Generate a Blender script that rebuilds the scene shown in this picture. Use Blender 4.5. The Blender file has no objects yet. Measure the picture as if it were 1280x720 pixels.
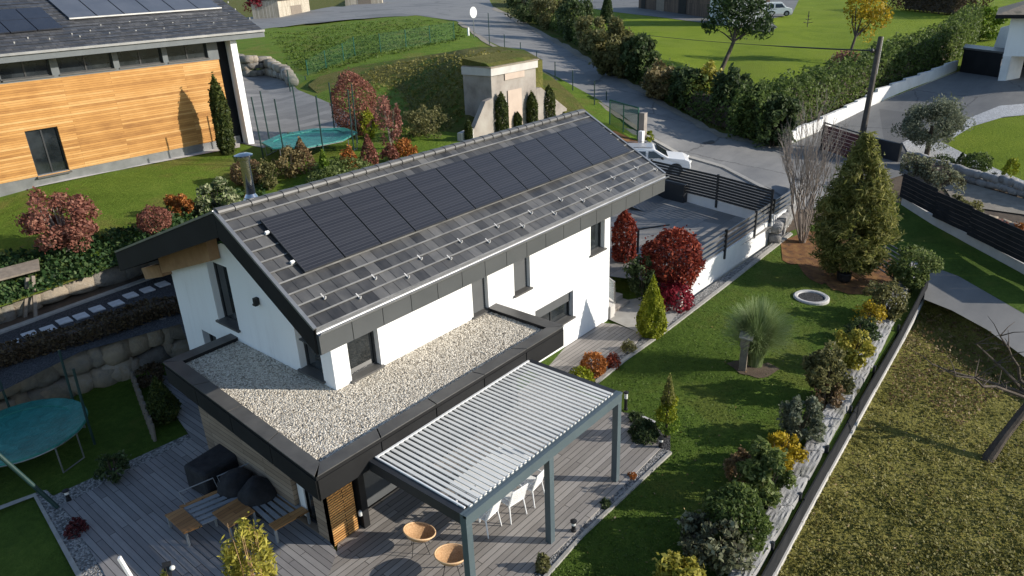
import bpy, bmesh, math, random
import numpy as np
from mathutils import Vector, Matrix, noise
from mathutils.geometry import delaunay_2d_cdt
random.seed(7); RNG = np.random.default_rng(7)
S = bpy.context.scene
COL = S.collection
D2R = math.radians

# ------------------------------------------------------------------ survey of the site
# Positions were measured on the photograph: a pixel (1280 x 720 frame) and a height give a point on the site.
CAM = np.array([-12.16, -7.457, 11.315]); FOC = 898.0
_y, _p, _r = D2R(-49.16), D2R(23.44), D2R(-2.31)
_fw = np.array([-math.sin(_y), math.cos(_y), 0]); _rt = np.array([math.cos(_y), math.sin(_y), 0]); _up = np.array([0, 0, 1.0])
FWD = _fw*math.cos(_p) - _up*math.sin(_p); _u2 = _up*math.cos(_p) + _fw*math.sin(_p)
RGT = _rt*math.cos(_r) + _u2*math.sin(_r); UPV = -_rt*math.sin(_r) + _u2*math.cos(_r)
def ray(px, py): return FWD + RGT*((px-640)/FOC) - UPV*((py-360)/FOC)
def U(px, py, z=0.0):
    v = ray(px, py); return CAM + v*((z-CAM[2])/v[2])
def onplane(px, py, p0, n):
    v = ray(px, py); n = np.array(n, float); return CAM + v*(((np.array(p0)-CAM)@n)/(v@n))
def depth(P): return float((np.array(P)-CAM)@FWD)

class TPS:
    def __init__(s, pts):
        a = np.array(pts, float); s.c = a[:, :2]/100; n = len(a)
        K = s.k(s.c, s.c) + np.eye(n)*1e-3; Pm = np.hstack([np.ones((n, 1)), s.c])
        A = np.vstack([np.hstack([K, Pm]), np.hstack([Pm.T, np.zeros((3, 3))])])
        s.w = np.linalg.solve(A, np.concatenate([a[:, 2], np.zeros(3)]))
    def k(s, a, b):
        d = np.linalg.norm(a[:, None]-b[None], axis=2)+1e-9; return d*d*np.log(d)*.5
    def __call__(s, px, py):
        q = np.array([[px, py]], float)/100
        return min(6.6, max(-1.2, float((np.hstack([s.k(q, s.c), np.ones((1, 1)), q])@s.w)[0])))
# lower terrace, right garden, meadow, road and everything beyond it
ZA = TPS([(100,600,0),(0,500,0),(200,480,0),(420,640,0),(-150,700,0),(300,760,0),(600,560,0),(780,450,0),(835,565,0),(690,715,0),(759,399,0),(850,385,0),(930,460,0),(400,900,0),(985,290,-.15),(1057,350,-.35),(1014,373,-.25),
 (1165,337,-.5),(1280,420,-.7),(1280,720,-.35),(970,720,-.12),(1100,560,-.3),(1450,720,-.5),(1450,450,-.9),(900,850,0),(1300,850,-.2),
 (1280,340,-.5),(1130,260,-.25),(1165,190,.2),(1280,215,.2),(1450,215,.3),(964,240,.55),(905,208,.75),(860,200,1.0),(811,170,1.9),(785,168,2.1),
 (741,114,2.9),(692,88,3.6),(625,62,4.6),(593,45,5.0),(520,22,5.8),(330,38,5.6),(560,-10,6.2),(700,52,4.0),(785,103,3.0),(842,137,2.1),(899,168,1.3),(950,180,.8),
 (978,185,.6),(1043,155,.7),(1095,129,1.1),(1150,130,1.2),(1193,90,2.0),(1250,100,2.0),(1280,105,1.9),(1450,100,2.0),
 (1100,60,2.8),(1000,50,3.2),(905,90,2.4),(940,140,1.6),(975,19,4.2),(880,22,4.3),(760,22,4.6),(660,0,5.2),(1200,10,3.8),(1300,-20,4),(1000,-30,5),(1450,-30,4.2),(1040,190,.35),(1074,188,.3)])
# upper terrace behind the house
ZU = TPS([(0,383,2.2),(145,332,2.25),(0,315,2.85),(110,300,2.95),(250,262,3.0),(330,225,3.1),(-80,420,2.2),(-80,330,2.9),(0,240,3.55),(150,207,3.6),(305,180,3.65),(-80,255,3.55),
 (330,100,3.85),(365,100,4.0),(450,185,3.4),(400,210,3.3),(540,190,3.2),(617,165,3.2),(670,152,3.1),(710,145,2.9),(760,165,2.4),(785,168,2.1),(811,170,1.9),(741,114,2.9),(692,88,3.6),
 (672,75,3.9),(625,62,4.6),(593,45,5.0),(520,22,5.8),(330,38,5.6),(240,20,5.8),(380,62,4.8),(200,300,3.0),(600,220,3.0)])
zA = lambda x, y: ZA(x, y)
zU = lambda x, y: ZU(x, y)
def GA(px, py, dz=0.0): return U(px, py, ZA(px, py)+dz)
def GU(px, py, dz=0.0): return U(px, py, ZU(px, py)+dz)
def GZ(z): return lambda px, py: z

# ------------------------------------------------------------------ materials
def nt(name):
    m = bpy.data.materials.new(name); m.use_nodes = True
    n = m.node_tree.nodes; l = m.node_tree.links
    return m, n, l, n['Principled BSDF']
def c4(c): return (c[0], c[1], c[2], 1)
def ramp(n, cols, lo=.3, hi=.7):
    r = n.new('ShaderNodeValToRGB'); e = r.color_ramp.elements
    k = len(cols)
    for i, c in enumerate(cols):
        p = lo+(hi-lo)*i/max(1, k-1)
        if i < 2: e[i].position = p; e[i].color = c4(c)
        else: x = e.new(p); x.color = c4(c)
    return r
def noi(n, l, vec, scale, det=6, rough=.6, dist=0):
    t = n.new('ShaderNodeTexNoise'); t.inputs['Scale'].default_value = scale; t.inputs['Detail'].default_value = det
    t.inputs['Roughness'].default_value = rough; t.inputs['Distortion'].default_value = dist
    if vec is not None: l.new(vec, t.inputs['Vector'])
    return t
def mixc(n, l, a, b, f, mode='MIX'):
    x = n.new('ShaderNodeMix'); x.data_type = 'RGBA'; x.blend_type = mode
    for s, v in ((6, a), (7, b)):
        if isinstance(v, tuple): x.inputs[s].default_value = c4(v)
        else: l.new(v, x.inputs[s])
    if isinstance(f, (int, float)): x.inputs[0].default_value = f
    else: l.new(f, x.inputs[0])
    return x.outputs[2]
def mth(n, l, op, a, b=0.0):
    x = n.new('ShaderNodeMath'); x.operation = op
    for i, v in ((0, a), (1, b)):
        if isinstance(v, (int, float)): x.inputs[i].default_value = v
        else: l.new(v, x.inputs[i])
    return x.outputs[0]
def bump(n, l, h, b, strength=.4, dist=.05):
    k = n.new('ShaderNodeBump'); k.inputs['Strength'].default_value = strength; k.inputs['Distance'].default_value = dist
    l.new(h, k.inputs['Height']); l.new(k.outputs[0], b.inputs['Normal']); return k
def objvec(n, scale=None):
    t = n.new('ShaderNodeTexCoord'); return t.outputs['Object']
def simple(name, cols, scale=4, rough=.7, bmp=0, metal=0, spec=.4, det=6, bscale=None, bdist=.02, lo=.3, hi=.7):
    m, n, l, b = nt(name); v = objvec(n)
    if len(cols) == 1: cols = [tuple(x*.88 for x in cols[0]), tuple(min(1, x*1.1) for x in cols[0])]
    t = noi(n, l, v, scale, det); r = ramp(n, cols, lo, hi); l.new(t.outputs[0], r.inputs[0]); l.new(r.outputs[0], b.inputs['Base Color'])
    b.inputs['Roughness'].default_value = rough; b.inputs['Metallic'].default_value = metal; b.inputs['Specular IOR Level'].default_value = spec
    if bmp:
        t2 = noi(n, l, v, bscale or scale*6, 5); bump(n, l, t2.outputs[0], b, bmp, bdist)
    return m
def leafmat(name, cols, trans=.3):
    m, n, l, b = nt(name)
    g = n.new('ShaderNodeNewGeometry'); v = objvec(n); t = noi(n, l, v, 1.6, 2)
    f = mth(n, l, 'ADD', mth(n, l, 'MULTIPLY', g.outputs['Random Per Island'], .7), mth(n, l, 'MULTIPLY', mth(n, l, 'SUBTRACT', t.outputs[0], .35), 1.0))
    r = ramp(n, cols, .08, .92); l.new(f, r.inputs[0])
    l.new(r.outputs[0], b.inputs['Base Color']); b.inputs['Roughness'].default_value = .6; b.inputs['Specular IOR Level'].default_value = .25
    tr = n.new('ShaderNodeBsdfTranslucent'); l.new(r.outputs[0], tr.inputs[0])
    mx = n.new('ShaderNodeMixShader'); mx.inputs[0].default_value = trans
    l.new(b.outputs[0], mx.inputs[1]); l.new(tr.outputs[0], mx.inputs[2]); l.new(mx.outputs[0], n['Material Output'].inputs[0])
    return m
def grassmat(name, cols, fine=30, big=.5, bmp=.9, patch=None):
    m, n, l, b = nt(name); v = objvec(n)
    a = noi(n, l, v, fine, 4, .75); c = noi(n, l, v, big, 5, .6, .6); d = noi(n, l, v, 6, 4, .6)
    f = mth(n, l, 'ADD', mth(n, l, 'MULTIPLY', a.outputs[0], .35), mth(n, l, 'ADD', mth(n, l, 'MULTIPLY', c.outputs[0], .4), mth(n, l, 'MULTIPLY', d.outputs[0], .25)))
    r = ramp(n, cols, .36, .64); l.new(f, r.inputs[0]); o = r.outputs[0]
    if patch:
        e = noi(n, l, v, patch[1], 5, .65, .4); rr = ramp(n, [(0,0,0), (1,1,1)], patch[2], patch[2]+.12); l.new(e.outputs[0], rr.inputs[0])
        o = mixc(n, l, o, patch[0], rr.outputs[0])
    l.new(o, b.inputs['Base Color']); b.inputs['Roughness'].default_value = .9; b.inputs['Specular IOR Level'].default_value = .1
    h = mth(n, l, 'ADD', a.outputs[0], mth(n, l, 'MULTIPLY', d.outputs[0], 1.2)); bump(n, l, h, b, bmp, .08)
    return m
def gravelmat(name, cols, scale=25, bmp=1.0, rough=.85):
    m, n, l, b = nt(name); v = objvec(n)
    t = n.new('ShaderNodeTexVoronoi'); t.inputs['Scale'].default_value = scale; l.new(v, t.inputs['Vector'])
    r = ramp(n, cols, .1, .9); sx = n.new('ShaderNodeSeparateColor'); l.new(t.outputs['Color'], sx.inputs[0]); l.new(sx.outputs[0], r.inputs[0])
    k = noi(n, l, v, 1.3, 4); o = mixc(n, l, r.outputs[0], tuple(x*.8 for x in cols[0]), mth(n, l, 'MULTIPLY', k.outputs[0], .35))
    l.new(o, b.inputs['Base Color']); b.inputs['Roughness'].default_value = rough; b.inputs['Specular IOR Level'].default_value = .2
    h = mth(n, l, 'SUBTRACT', 1, t.outputs['Distance']); bump(n, l, h, b, bmp, .03)
    return m
def boardmat(name, cols, width=.145, rot=0, length=3.2, gap=.011, gapc=(.02,.02,.02), rough=.6, vertical=None, bmp=.5, grain=1.0):
    """planks or slats; vertical picks the object axes that run along and across the boards"""
    m, n, l, b = nt(name); v = objvec(n)
    if vertical:
        sx = n.new('ShaderNodeSeparateXYZ'); l.new(v, sx.inputs[0]); cx = n.new('ShaderNodeCombineXYZ')
        for i, ax in enumerate(vertical): l.new(sx.outputs['XYZ'.index(ax)], cx.inputs[i])
        v = cx.outputs[0]
    mp = n.new('ShaderNodeMapping'); mp.inputs['Rotation'].default_value = (0, 0, rot); l.new(v, mp.inputs[0]); v = mp.outputs[0]
    br = n.new('ShaderNodeTexBrick'); l.new(v, br.inputs['Vector'])
    br.inputs['Scale'].default_value = 1; br.inputs['Brick Width'].default_value = length; br.inputs['Row Height'].default_value = width
    br.inputs['Mortar Size'].default_value = gap/2; br.inputs['Mortar Smooth'].default_value = .1; br.offset = .37; br.squash = 1
    br.inputs['Color1'].default_value = (0, 0, 0, 1); br.inputs['Color2'].default_value = (1, 1, 1, 1); br.inputs['Mortar'].default_value = (.5, .5, .5, 1)
    st = n.new('ShaderNodeMapping'); st.inputs['Scale'].default_value = (2.0*grain, 26*grain, 26*grain); l.new(v, st.inputs[0])
    g = noi(n, l, st.outputs[0], 1.5, 6, .65, .3); g2 = noi(n, l, v, 1.1, 5)
    f = mth(n, l, 'ADD', mth(n, l, 'MULTIPLY', br.outputs[0], .34), mth(n, l, 'ADD', mth(n, l, 'MULTIPLY', g.outputs[0], .4), mth(n, l, 'MULTIPLY', g2.outputs[0], .36)))
    r = ramp(n, cols, .3, .8); l.new(f, r.inputs[0])
    o = mixc(n, l, r.outputs[0], gapc, br.outputs['Fac']); l.new(o, b.inputs['Base Color']); b.inputs['Roughness'].default_value = rough; b.inputs['Specular IOR Level'].default_value = .35
    h = mth(n, l, 'ADD', mth(n, l, 'MULTIPLY', br.outputs['Fac'], -1), mth(n, l, 'MULTIPLY', g.outputs[0], .15)); bump(n, l, h, b, bmp, .02)
    return m

M = {}
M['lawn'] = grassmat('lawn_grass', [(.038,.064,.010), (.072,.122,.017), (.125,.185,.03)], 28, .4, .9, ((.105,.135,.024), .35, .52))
M['lawn_far'] = grassmat('yellow_green_grass', [(.09,.135,.010), (.155,.215,.016), (.225,.27,.028)], 14, .2, .9, ((.165,.215,.024), .12, .52))  # yellower, brighter grass colour than the main lawn
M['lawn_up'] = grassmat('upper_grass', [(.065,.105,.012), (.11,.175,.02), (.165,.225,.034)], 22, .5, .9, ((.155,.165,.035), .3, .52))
M['rough'] = grassmat('rough_grass', [(.075,.08,.02), (.125,.12,.034), (.185,.17,.055)], 12, .7, 1.0, ((.075,.115,.016), .35, .5))
M['meadow'] = grassmat('meadow_grass', [(.085,.082,.02), (.165,.155,.038), (.25,.22,.064)], 7, .6, 1.3, ((.15,.115,.065), .22, .56))
M['asphalt'] = None
def asphalt(name, base, v2, scale=.35):
    m, n, l, b = nt(name); v = objvec(n)
    mp = n.new('ShaderNodeMapping'); mp.inputs['Rotation'].default_value = (0, 0, D2R(38)); mp.inputs['Scale'].default_value = (.35, 1.6, 1); l.new(v, mp.inputs[0])
    a = noi(n, l, v, scale, 8, .65, .4); s = noi(n, l, mp.outputs[0], .9, 6, .6); f = noi(n, l, v, 60, 3)
    x = mth(n, l, 'ADD', mth(n, l, 'MULTIPLY', a.outputs[0], .45), mth(n, l, 'ADD', mth(n, l, 'MULTIPLY', s.outputs[0], .4), mth(n, l, 'MULTIPLY', f.outputs[0], .15)))
    r = ramp(n, [base, v2], .35, .65); l.new(x, r.inputs[0])
    vo = n.new('ShaderNodeTexVoronoi'); vo.feature = 'DISTANCE_TO_EDGE'; vo.inputs['Scale'].default_value = .22; wv = noi(n, l, v, .8, 5, .7); mv = n.new('ShaderNodeMix'); mv.data_type = 'VECTOR'; mv.inputs[0].default_value = .5; l.new(v, mv.inputs[4]); l.new(wv.outputs[1], mv.inputs[5]); l.new(mv.outputs[1], vo.inputs['Vector'])
    ck = mth(n, l, 'LESS_THAN', vo.outputs['Distance'], .006); o = mixc(n, l, r.outputs[0], tuple(q*.35 for q in base), mth(n, l, 'MULTIPLY', ck, .55))
    pt_ = n.new('ShaderNodeTexVoronoi'); pt_.inputs['Scale'].default_value = .13; l.new(v, pt_.inputs['Vector']); sp = n.new('ShaderNodeSeparateColor'); l.new(pt_.outputs['Color'], sp.inputs[0]); o = mixc(n, l, o, tuple(q*.62 for q in base), mth(n, l, 'MULTIPLY', mth(n, l, 'GREATER_THAN', sp.outputs[0], .8), .45))
    l.new(o, b.inputs['Base Color']); b.inputs['Roughness'].default_value = .75; b.inputs['Specular IOR Level'].default_value = .35
    bump(n, l, f.outputs[0], b, .4, .01); return m
M['asphalt'] = asphalt('road_asphalt', (.15,.15,.15), (.25,.243,.232))
M['drive'] = asphalt('driveway_asphalt', (.12,.12,.12), (.19,.187,.18))
M['park'] = boardmat('parking_boards', [(.16,.152,.142), (.22,.21,.197), (.29,.275,.255)], .9, D2R(0), 1.8, .012, (.06,.06,.058), .75)
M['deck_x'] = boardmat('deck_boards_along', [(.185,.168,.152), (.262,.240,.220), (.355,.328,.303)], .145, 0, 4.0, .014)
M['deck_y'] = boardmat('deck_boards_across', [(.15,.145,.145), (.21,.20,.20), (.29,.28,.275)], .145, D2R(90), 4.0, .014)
M['terrace_tile'] = simple('pale_concrete_tile', [(.30,.285,.26), (.40,.385,.355)], 3, .8, .2)
M['pebble'] = gravelmat('grey_pebbles', [(.10,.10,.10), (.22,.22,.215), (.38,.37,.36)], 22)
M['darkgravel'] = gravelmat('dark_gravel', [(.035,.035,.038), (.06,.06,.064), (.10,.10,.105)], 30)
M['whitegravel'] = gravelmat('white_gravel', [(.35,.35,.35), (.5,.5,.5), (.65,.65,.65)], 18)
M['roofgravel'] = gravelmat('roof_gravel', [(.30,.265,.21), (.50,.45,.37), (.70,.64,.54)], 34, .9)
M['tan'] = simple('tan_gravel', [(.20,.175,.14), (.30,.265,.215)], 2.5, .9, .5)
M['mulch'] = simple('bark_mulch', [(.06,.028,.014), (.17,.075,.022), (.24,.13,.04)], 3, .95, .8, bscale=30)
M['earth'] = simple('bare_earth', [(.06,.042,.028), (.11,.08,.055)], 3, .95, .8)
M['kerb'] = simple('kerb_stone', [(.27,.255,.23), (.38,.365,.335)], 6, .85, .3)
M['slab'] = simple('stepping_slab', [(.42,.41,.40), (.56,.55,.54)], 5, .8, .2)
def stonemat(name, cols, rough=.9, bmp=.9):
    m, n, l, b = nt(name); g = n.new('ShaderNodeNewGeometry'); v = objvec(n); a = noi(n, l, v, 3.5, 8, .7, .5); c = noi(n, l, v, 14, 5, .7)
    f = mth(n, l, 'ADD', mth(n, l, 'MULTIPLY', g.outputs['Random Per Island'], .45), mth(n, l, 'MULTIPLY', a.outputs[0], .6)); r = ramp(n, cols, .15, .85); l.new(f, r.inputs[0])
    k = noi(n, l, v, 1.1, 5); rr = ramp(n, [(0,0,0),(1,1,1)], .56, .70); l.new(k.outputs[0], rr.inputs[0]); o = mixc(n, l, r.outputs[0], (.075,.08,.045), mth(n, l, 'MULTIPLY', rr.outputs[0], .55)); l.new(o, b.inputs['Base Color'])
    b.inputs['Roughness'].default_value = rough; b.inputs['Specular IOR Level'].default_value = .2; bump(n, l, mth(n, l, 'ADD', a.outputs[0], mth(n, l, 'MULTIPLY', c.outputs[0], .5)), b, bmp, .06); return m
M['stone'] = stonemat('wall_stone', [(.10,.09,.08), (.20,.185,.165), (.30,.25,.19), (.40,.38,.35)])
M['stone_dark'] = stonemat('weathered_stone', [(.11,.10,.09), (.21,.19,.165), (.32,.26,.19), (.38,.36,.33)])
M['stone_pale'] = stonemat('pale_rock', [(.16,.155,.155), (.25,.245,.24), (.34,.335,.33)], .9, .7)
m, n, l, b = nt('white_render'); v = objvec(n); mp = n.new('ShaderNodeMapping'); mp.inputs['Scale'].default_value = (2.6, 2.6, .28); l.new(v, mp.inputs[0])
a_ = noi(n, l, mp.outputs[0], 1.6, 7, .65); c_ = noi(n, l, v, .6, 4); rr = ramp(n, [(.64,.63,.605), (.775,.77,.765), (.81,.81,.805)], .28, .52); l.new(mth(n, l, 'ADD', mth(n, l, 'MULTIPLY', a_.outputs[0], .6), mth(n, l, 'MULTIPLY', c_.outputs[0], .4)), rr.inputs[0]); l.new(rr.outputs[0], b.inputs['Base Color'])
b.inputs['Roughness'].default_value = .9; b.inputs['Specular IOR Level'].default_value = .2; t_ = noi(n, l, v, 70, 4); bump(n, l, t_.outputs[0], b, .25, .004); M['render'] = m
M['wallwhite'] = simple('white_garden_wall', [(.60,.60,.595), (.76,.755,.745)], .9, .85, .2)
M['concrete'] = simple('weathered_concrete', [(.19,.165,.145), (.30,.265,.235), (.36,.33,.295)], .9, .85, .3)
M['concrete_pale'] = simple('pale_concrete', [(.42,.40,.375), (.55,.525,.49)], 1.2, .85, .2)
M['door_beige'] = simple('beige_door', [(.42,.33,.27), (.50,.40,.33)], 1.5, .7)
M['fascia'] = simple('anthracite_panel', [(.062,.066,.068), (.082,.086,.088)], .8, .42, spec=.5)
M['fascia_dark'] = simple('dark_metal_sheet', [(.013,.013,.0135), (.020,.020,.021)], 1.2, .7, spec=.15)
M['capping'] = simple('grey_capping', [(.07,.068,.066), (.11,.106,.10)], 2.5, .4, spec=.5)
M['tile_sheen'] = simple('tile_edge_sheen', [(.12,.118,.112), (.26,.255,.245)], 1.5, .45, spec=.5)  # paler grey paints in the wet sheen on the tile rims
M['gutter'] = simple('zinc_gutter', [(.22,.225,.23), (.32,.325,.33)], 2, .35, metal=.6)
M['zinc_light'] = simple('pale_metal_edge', [(.40,.40,.40), (.52,.52,.52)], 2, .35, metal=.3)
M['steel'] = simple('polished_steel', [(.5,.5,.5), (.6,.6,.6)], 2, .18, metal=1)
M['anth'] = simple('anthracite_steel', [(.020,.022,.026), (.028,.031,.036)], 2, .45)
M['bluegrey'] = simple('blue_grey_aluminium', [(.075,.10,.112), (.095,.125,.137)], 1, .4, spec=.5)
M['panel_matte'] = simple('matt_dark_panel', [(.022,.023,.025), (.034,.035,.038)], 2, 1.0, spec=.02)
M['frame'] = simple('dark_window_frame', [(.030,.032,.034), (.042,.044,.047)], 2, .4)
M['shutter'] = simple('grey_shutter_slat', [(.10,.112,.12), (.13,.145,.153)], 2, .45)
M['shutter_dark'] = simple('dark_shutter_slat', [(.035,.039,.042), (.05,.055,.059)], 2, .6, spec=.25)
M['white_metal'] = simple('white_paint', [(.74,.74,.73), (.82,.82,.81)], 2, .4)
M['louvre'] = simple('off_white_louvre', [(.58,.575,.545), (.68,.675,.64)], 1.5, .45)
M['black'] = simple('black_plastic', [(.010,.010,.011), (.018,.018,.019)], 3, .5)
M['fabric_dark'] = simple('charcoal_fabric', [(.012,.012,.014), (.028,.028,.032)], 6, .9, .5, bscale=40)
M['grey_metal'] = simple('grey_garden_metal', [(.20,.215,.23), (.26,.275,.29)], 3, .45)
M['teak'] = boardmat('oiled_teak', [(.20,.09,.03), (.33,.16,.055), (.42,.22,.085)], .12, 0, 1.5, .008, (.05,.025,.01), .5)
M['larch'] = boardmat('larch_cladding', [(.25,.11,.028), (.47,.235,.065), (.60,.36,.14)], .095, 0, 5.5, .010, (.22,.09,.025), .7, vertical='XZY', grain=.7)
M['larch_grey'] = boardmat('weathered_cladding', [(.19,.14,.10), (.28,.21,.15), (.36,.28,.205)], .14, 0, 2.4, .012, (.06,.04,.03), .75, vertical='YZX')
M['slatwood'] = boardmat('warm_wood_slats', [(.30,.135,.035), (.46,.23,.07), (.56,.31,.11)], .065, 0, 2.4, .022, (.03,.015,.008), .65, vertical='XZY')
M['soffit'] = simple('pine_soffit', [(.26,.145,.07), (.38,.23,.12)], 2.5, .7)
M['oldwood'] = boardmat('old_barn_boards', [(.06,.042,.033), (.11,.075,.055), (.16,.11,.08)], .22, 0, 3, .02, (.02,.015,.012), .85, vertical='ZXY')
M['palewood'] = boardmat('pale_fence_boards', [(.30,.26,.20), (.44,.39,.31), (.55,.49,.40)], .2, 0, 3, .02, (.10,.08,.06), .85, vertical='ZXY')
M['greywood'] = simple('weathered_timber', [(.15,.125,.10), (.26,.215,.17)], 5, .85, .5)
M['polewood'] = simple('dark_pole_timber', [(.045,.038,.032), (.085,.072,.06)], 4, .85, .5)
M['bark'] = simple('tree_bark', [(.05,.038,.028), (.11,.085,.065)], 6, .9, .9)
M['bark_pale'] = simple('pale_bark', [(.20,.165,.14), (.34,.295,.26)], 6, .9, .4)
M['wicker'] = simple('woven_cane', [(.36,.20,.09), (.50,.30,.15), (.62,.40,.22)], 25, .7, .8, bscale=90)
M['cane'] = simple('cane_rim', [(.58,.36,.19), (.70,.47,.27)], 8, .55)
M['teal'] = None
m, n, l, b = nt('teal_cover'); v = objvec(n); w1 = noi(n, l, v, 3.0, 7, .65, .6); w2 = noi(n, l, v, 9, 4, .6, 1.0)
rr = ramp(n, [(.012,.13,.112), (.020,.19,.165), (.045,.28,.245)], .3, .72); l.new(w1.outputs[0], rr.inputs[0]); l.new(rr.outputs[0], b.inputs['Base Color']); b.inputs['Roughness'].default_value = .45
bump(n, l, mth(n, l, 'ADD', w1.outputs[0], mth(n, l, 'MULTIPLY', w2.outputs[0], .3)), b, .9, .12); M['teal'] = m
M['teal_dark'] = simple('teal_padding', [(.02,.13,.125), (.03,.19,.18)], 4, .5)
M['green_metal'] = simple('green_fence_paint', [(.012,.075,.05), (.02,.11,.075)], 4, .5)
M['green_dark'] = simple('dark_green_pole', [(.012,.035,.033), (.02,.05,.046)], 4, .5)
M['carwhite'] = simple('white_car_paint', [(.78,.78,.78), (.80,.80,.80)], 1, .18, spec=.6)
M['cargrey'] = simple('grey_car_roof', [(.35,.36,.38), (.40,.41,.43)], 1, .25, spec=.6)
M['tyre'] = simple('tyre_rubber', [(.012,.012,.012), (.02,.02,.02)], 8, .85)
M['light'] = simple('lamp_lens', [(.65,.65,.62), (.75,.75,.72)], 5, .15)
m, n, l, b = nt('dark_glass'); b.inputs['Base Color'].default_value = (.012,.015,.018,1); b.inputs['Roughness'].default_value = .06; b.inputs['Specular IOR Level'].default_value = .8
vv = objvec(n); g_ = noi(n, l, vv, 1.2, 3); rr = ramp(n, [(.010,.013,.015), (.03,.036,.04)], .4, .65); l.new(g_.outputs[0], rr.inputs[0]); l.new(rr.outputs[0], b.inputs['Base Color']); M['glass'] = m
m, n, l, b = nt('clear_railing_glass'); b.inputs['Base Color'].default_value = (.75,.8,.8,1); b.inputs['Roughness'].default_value = .05; b.inputs['Alpha'].default_value = .3
vv = objvec(n); g_ = noi(n, l, vv, 2, 3); rr = ramp(n, [(.70,.76,.76), (.8,.84,.84)]); l.new(g_.outputs[0], rr.inputs[0]); l.new(rr.outputs[0], b.inputs['Base Color']); M['clear'] = m

# roof tiles, UV in metres (u along the eave, v up the slope)
def tilemat(name, cols, w=.30, h=.335, rot=0):
    m, n, l, b = nt(name); t = n.new('ShaderNodeTexCoord'); v = t.outputs['UV']
    br = n.new('ShaderNodeTexBrick'); l.new(v, br.inputs['Vector']); br.inputs['Scale'].default_value = 1
    br.inputs['Brick Width'].default_value = w; br.inputs['Row Height'].default_value = h; br.inputs['Mortar Size'].default_value = .010; br.inputs['Mortar Smooth'].default_value = .2
    br.inputs['Color1'].default_value = (0,0,0,1); br.inputs['Color2'].default_value = (1,1,1,1); br.inputs['Mortar'].default_value = (.3,.3,.3,1)
    mp = n.new('ShaderNodeMapping'); mp.inputs['Scale'].default_value = (2.2, .7, 1); l.new(v, mp.inputs[0])
    a = noi(n, l, v, .8, 6, .65, .8); a2 = noi(n, l, mp.outputs[0], 3.0, 5, .6)
    f = mth(n, l, 'ADD', mth(n, l, 'MULTIPLY', br.outputs[0], .34), mth(n, l, 'ADD', mth(n, l, 'MULTIPLY', a.outputs[0], .42), mth(n, l, 'MULTIPLY', a2.outputs[0], .3)))
    r = ramp(n, cols, .3, .78); l.new(f, r.inputs[0]); o = mixc(n, l, r.outputs[0], (.012,.012,.012), br.outputs['Fac'])
    l.new(o, b.inputs['Base Color']); b.inputs['Specular IOR Level'].default_value = .5
    rr = ramp(n, [(.28,.28,.28), (.6,.6,.6)], .35, .65); l.new(a.outputs[0], rr.inputs[0]); l.new(rr.outputs[0], b.inputs['Roughness'])
    bump(n, l, mth(n, l, 'MULTIPLY', br.outputs['Fac'], -1), b, .6, .01); return m
M['tile'] = tilemat('slate_grey_tile', [(.024,.024,.025), (.068,.067,.067), (.130,.127,.124)])
M['tile_dark'] = tilemat('dark_grey_slate', [(.035,.036,.039), (.06,.061,.065), (.10,.10,.105)], .28, .22)
m, n, l, b = nt('solar_cells'); t = n.new('ShaderNodeTexCoord'); v = t.outputs['UV']
br = n.new('ShaderNodeTexBrick'); l.new(v, br.inputs['Vector']); br.offset = 0; br.inputs['Scale'].default_value = 1; br.inputs['Brick Width'].default_value = 1.3; br.inputs['Row Height'].default_value = .083
br.inputs['Mortar Size'].default_value = .0045; br.inputs['Mortar Smooth'].default_value = .3; br.inputs['Color1'].default_value = (.020,.0205,.025,1); br.inputs['Color2'].default_value = (.030,.0305,.036,1); br.inputs['Mortar'].default_value = (.09,.091,.097,1)
l.new(br.outputs[0], b.inputs['Base Color']); b.inputs['Roughness'].default_value = .3; b.inputs['Specular IOR Level'].default_value = .4; b.inputs['Coat Weight'].default_value = .15
bump(n, l, br.outputs['Fac'], b, .1, .004); M['solar'] = m
M['solar_flat'] = simple('dark_collector_glass', [(.020,.023,.032), (.030,.034,.045)], 1.5, .2, spec=.6)
M['collector'] = simple('grey_blue_collector', [(.075,.085,.105), (.10,.11,.132)], 1.2, .25, spec=.6)

LEAF = {}
def leaf(name, *cols, trans=.3): LEAF[name] = leafmat(name, list(cols), trans)
leaf('red_leaf', (.10,.018,.012), (.24,.045,.022), (.40,.10,.05))
leaf('maple_red', (.06,.010,.009), (.20,.028,.016), (.42,.10,.05))
leaf('maple_crimson', (.10,.006,.014), (.24,.014,.03), (.38,.04,.06))
leaf('rust_leaf', (.20,.065,.015), (.36,.13,.03), (.52,.22,.06))
leaf('dusty_red', (.14,.05,.035), (.26,.10,.07), (.38,.19,.13))
leaf('brown_leaf', (.10,.06,.03), (.20,.13,.065), (.30,.22,.11))
leaf('dark_brown_leaf', (.045,.030,.016), (.080,.055,.03), (.13,.095,.05))
leaf('green_leaf', (.055,.08,.02), (.135,.18,.05), (.27,.31,.12), trans=.48)
leaf('dark_leaf', (.026,.042,.015), (.06,.092,.032), (.13,.17,.07), trans=.42)
leaf('hedge_leaf', (.04,.065,.014), (.095,.14,.034), (.18,.23,.07), trans=.45)
leaf('olive_leaf', (.075,.075,.026), (.165,.16,.06), (.29,.27,.12), trans=.4)
leaf('grey_leaf', (.07,.085,.052), (.15,.17,.11), (.25,.265,.18), trans=.4)
leaf('variegated_leaf', (.03,.065,.018), (.16,.20,.075), (.48,.48,.30))
leaf('edged_leaf', (.05,.04,.03), (.13,.14,.075), (.36,.37,.24), trans=.4)
leaf('yellow_leaf', (.20,.15,.012), (.42,.31,.02), (.62,.44,.04))
leaf('gold_leaf', (.16,.15,.020), (.34,.31,.045), (.52,.45,.10))
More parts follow.
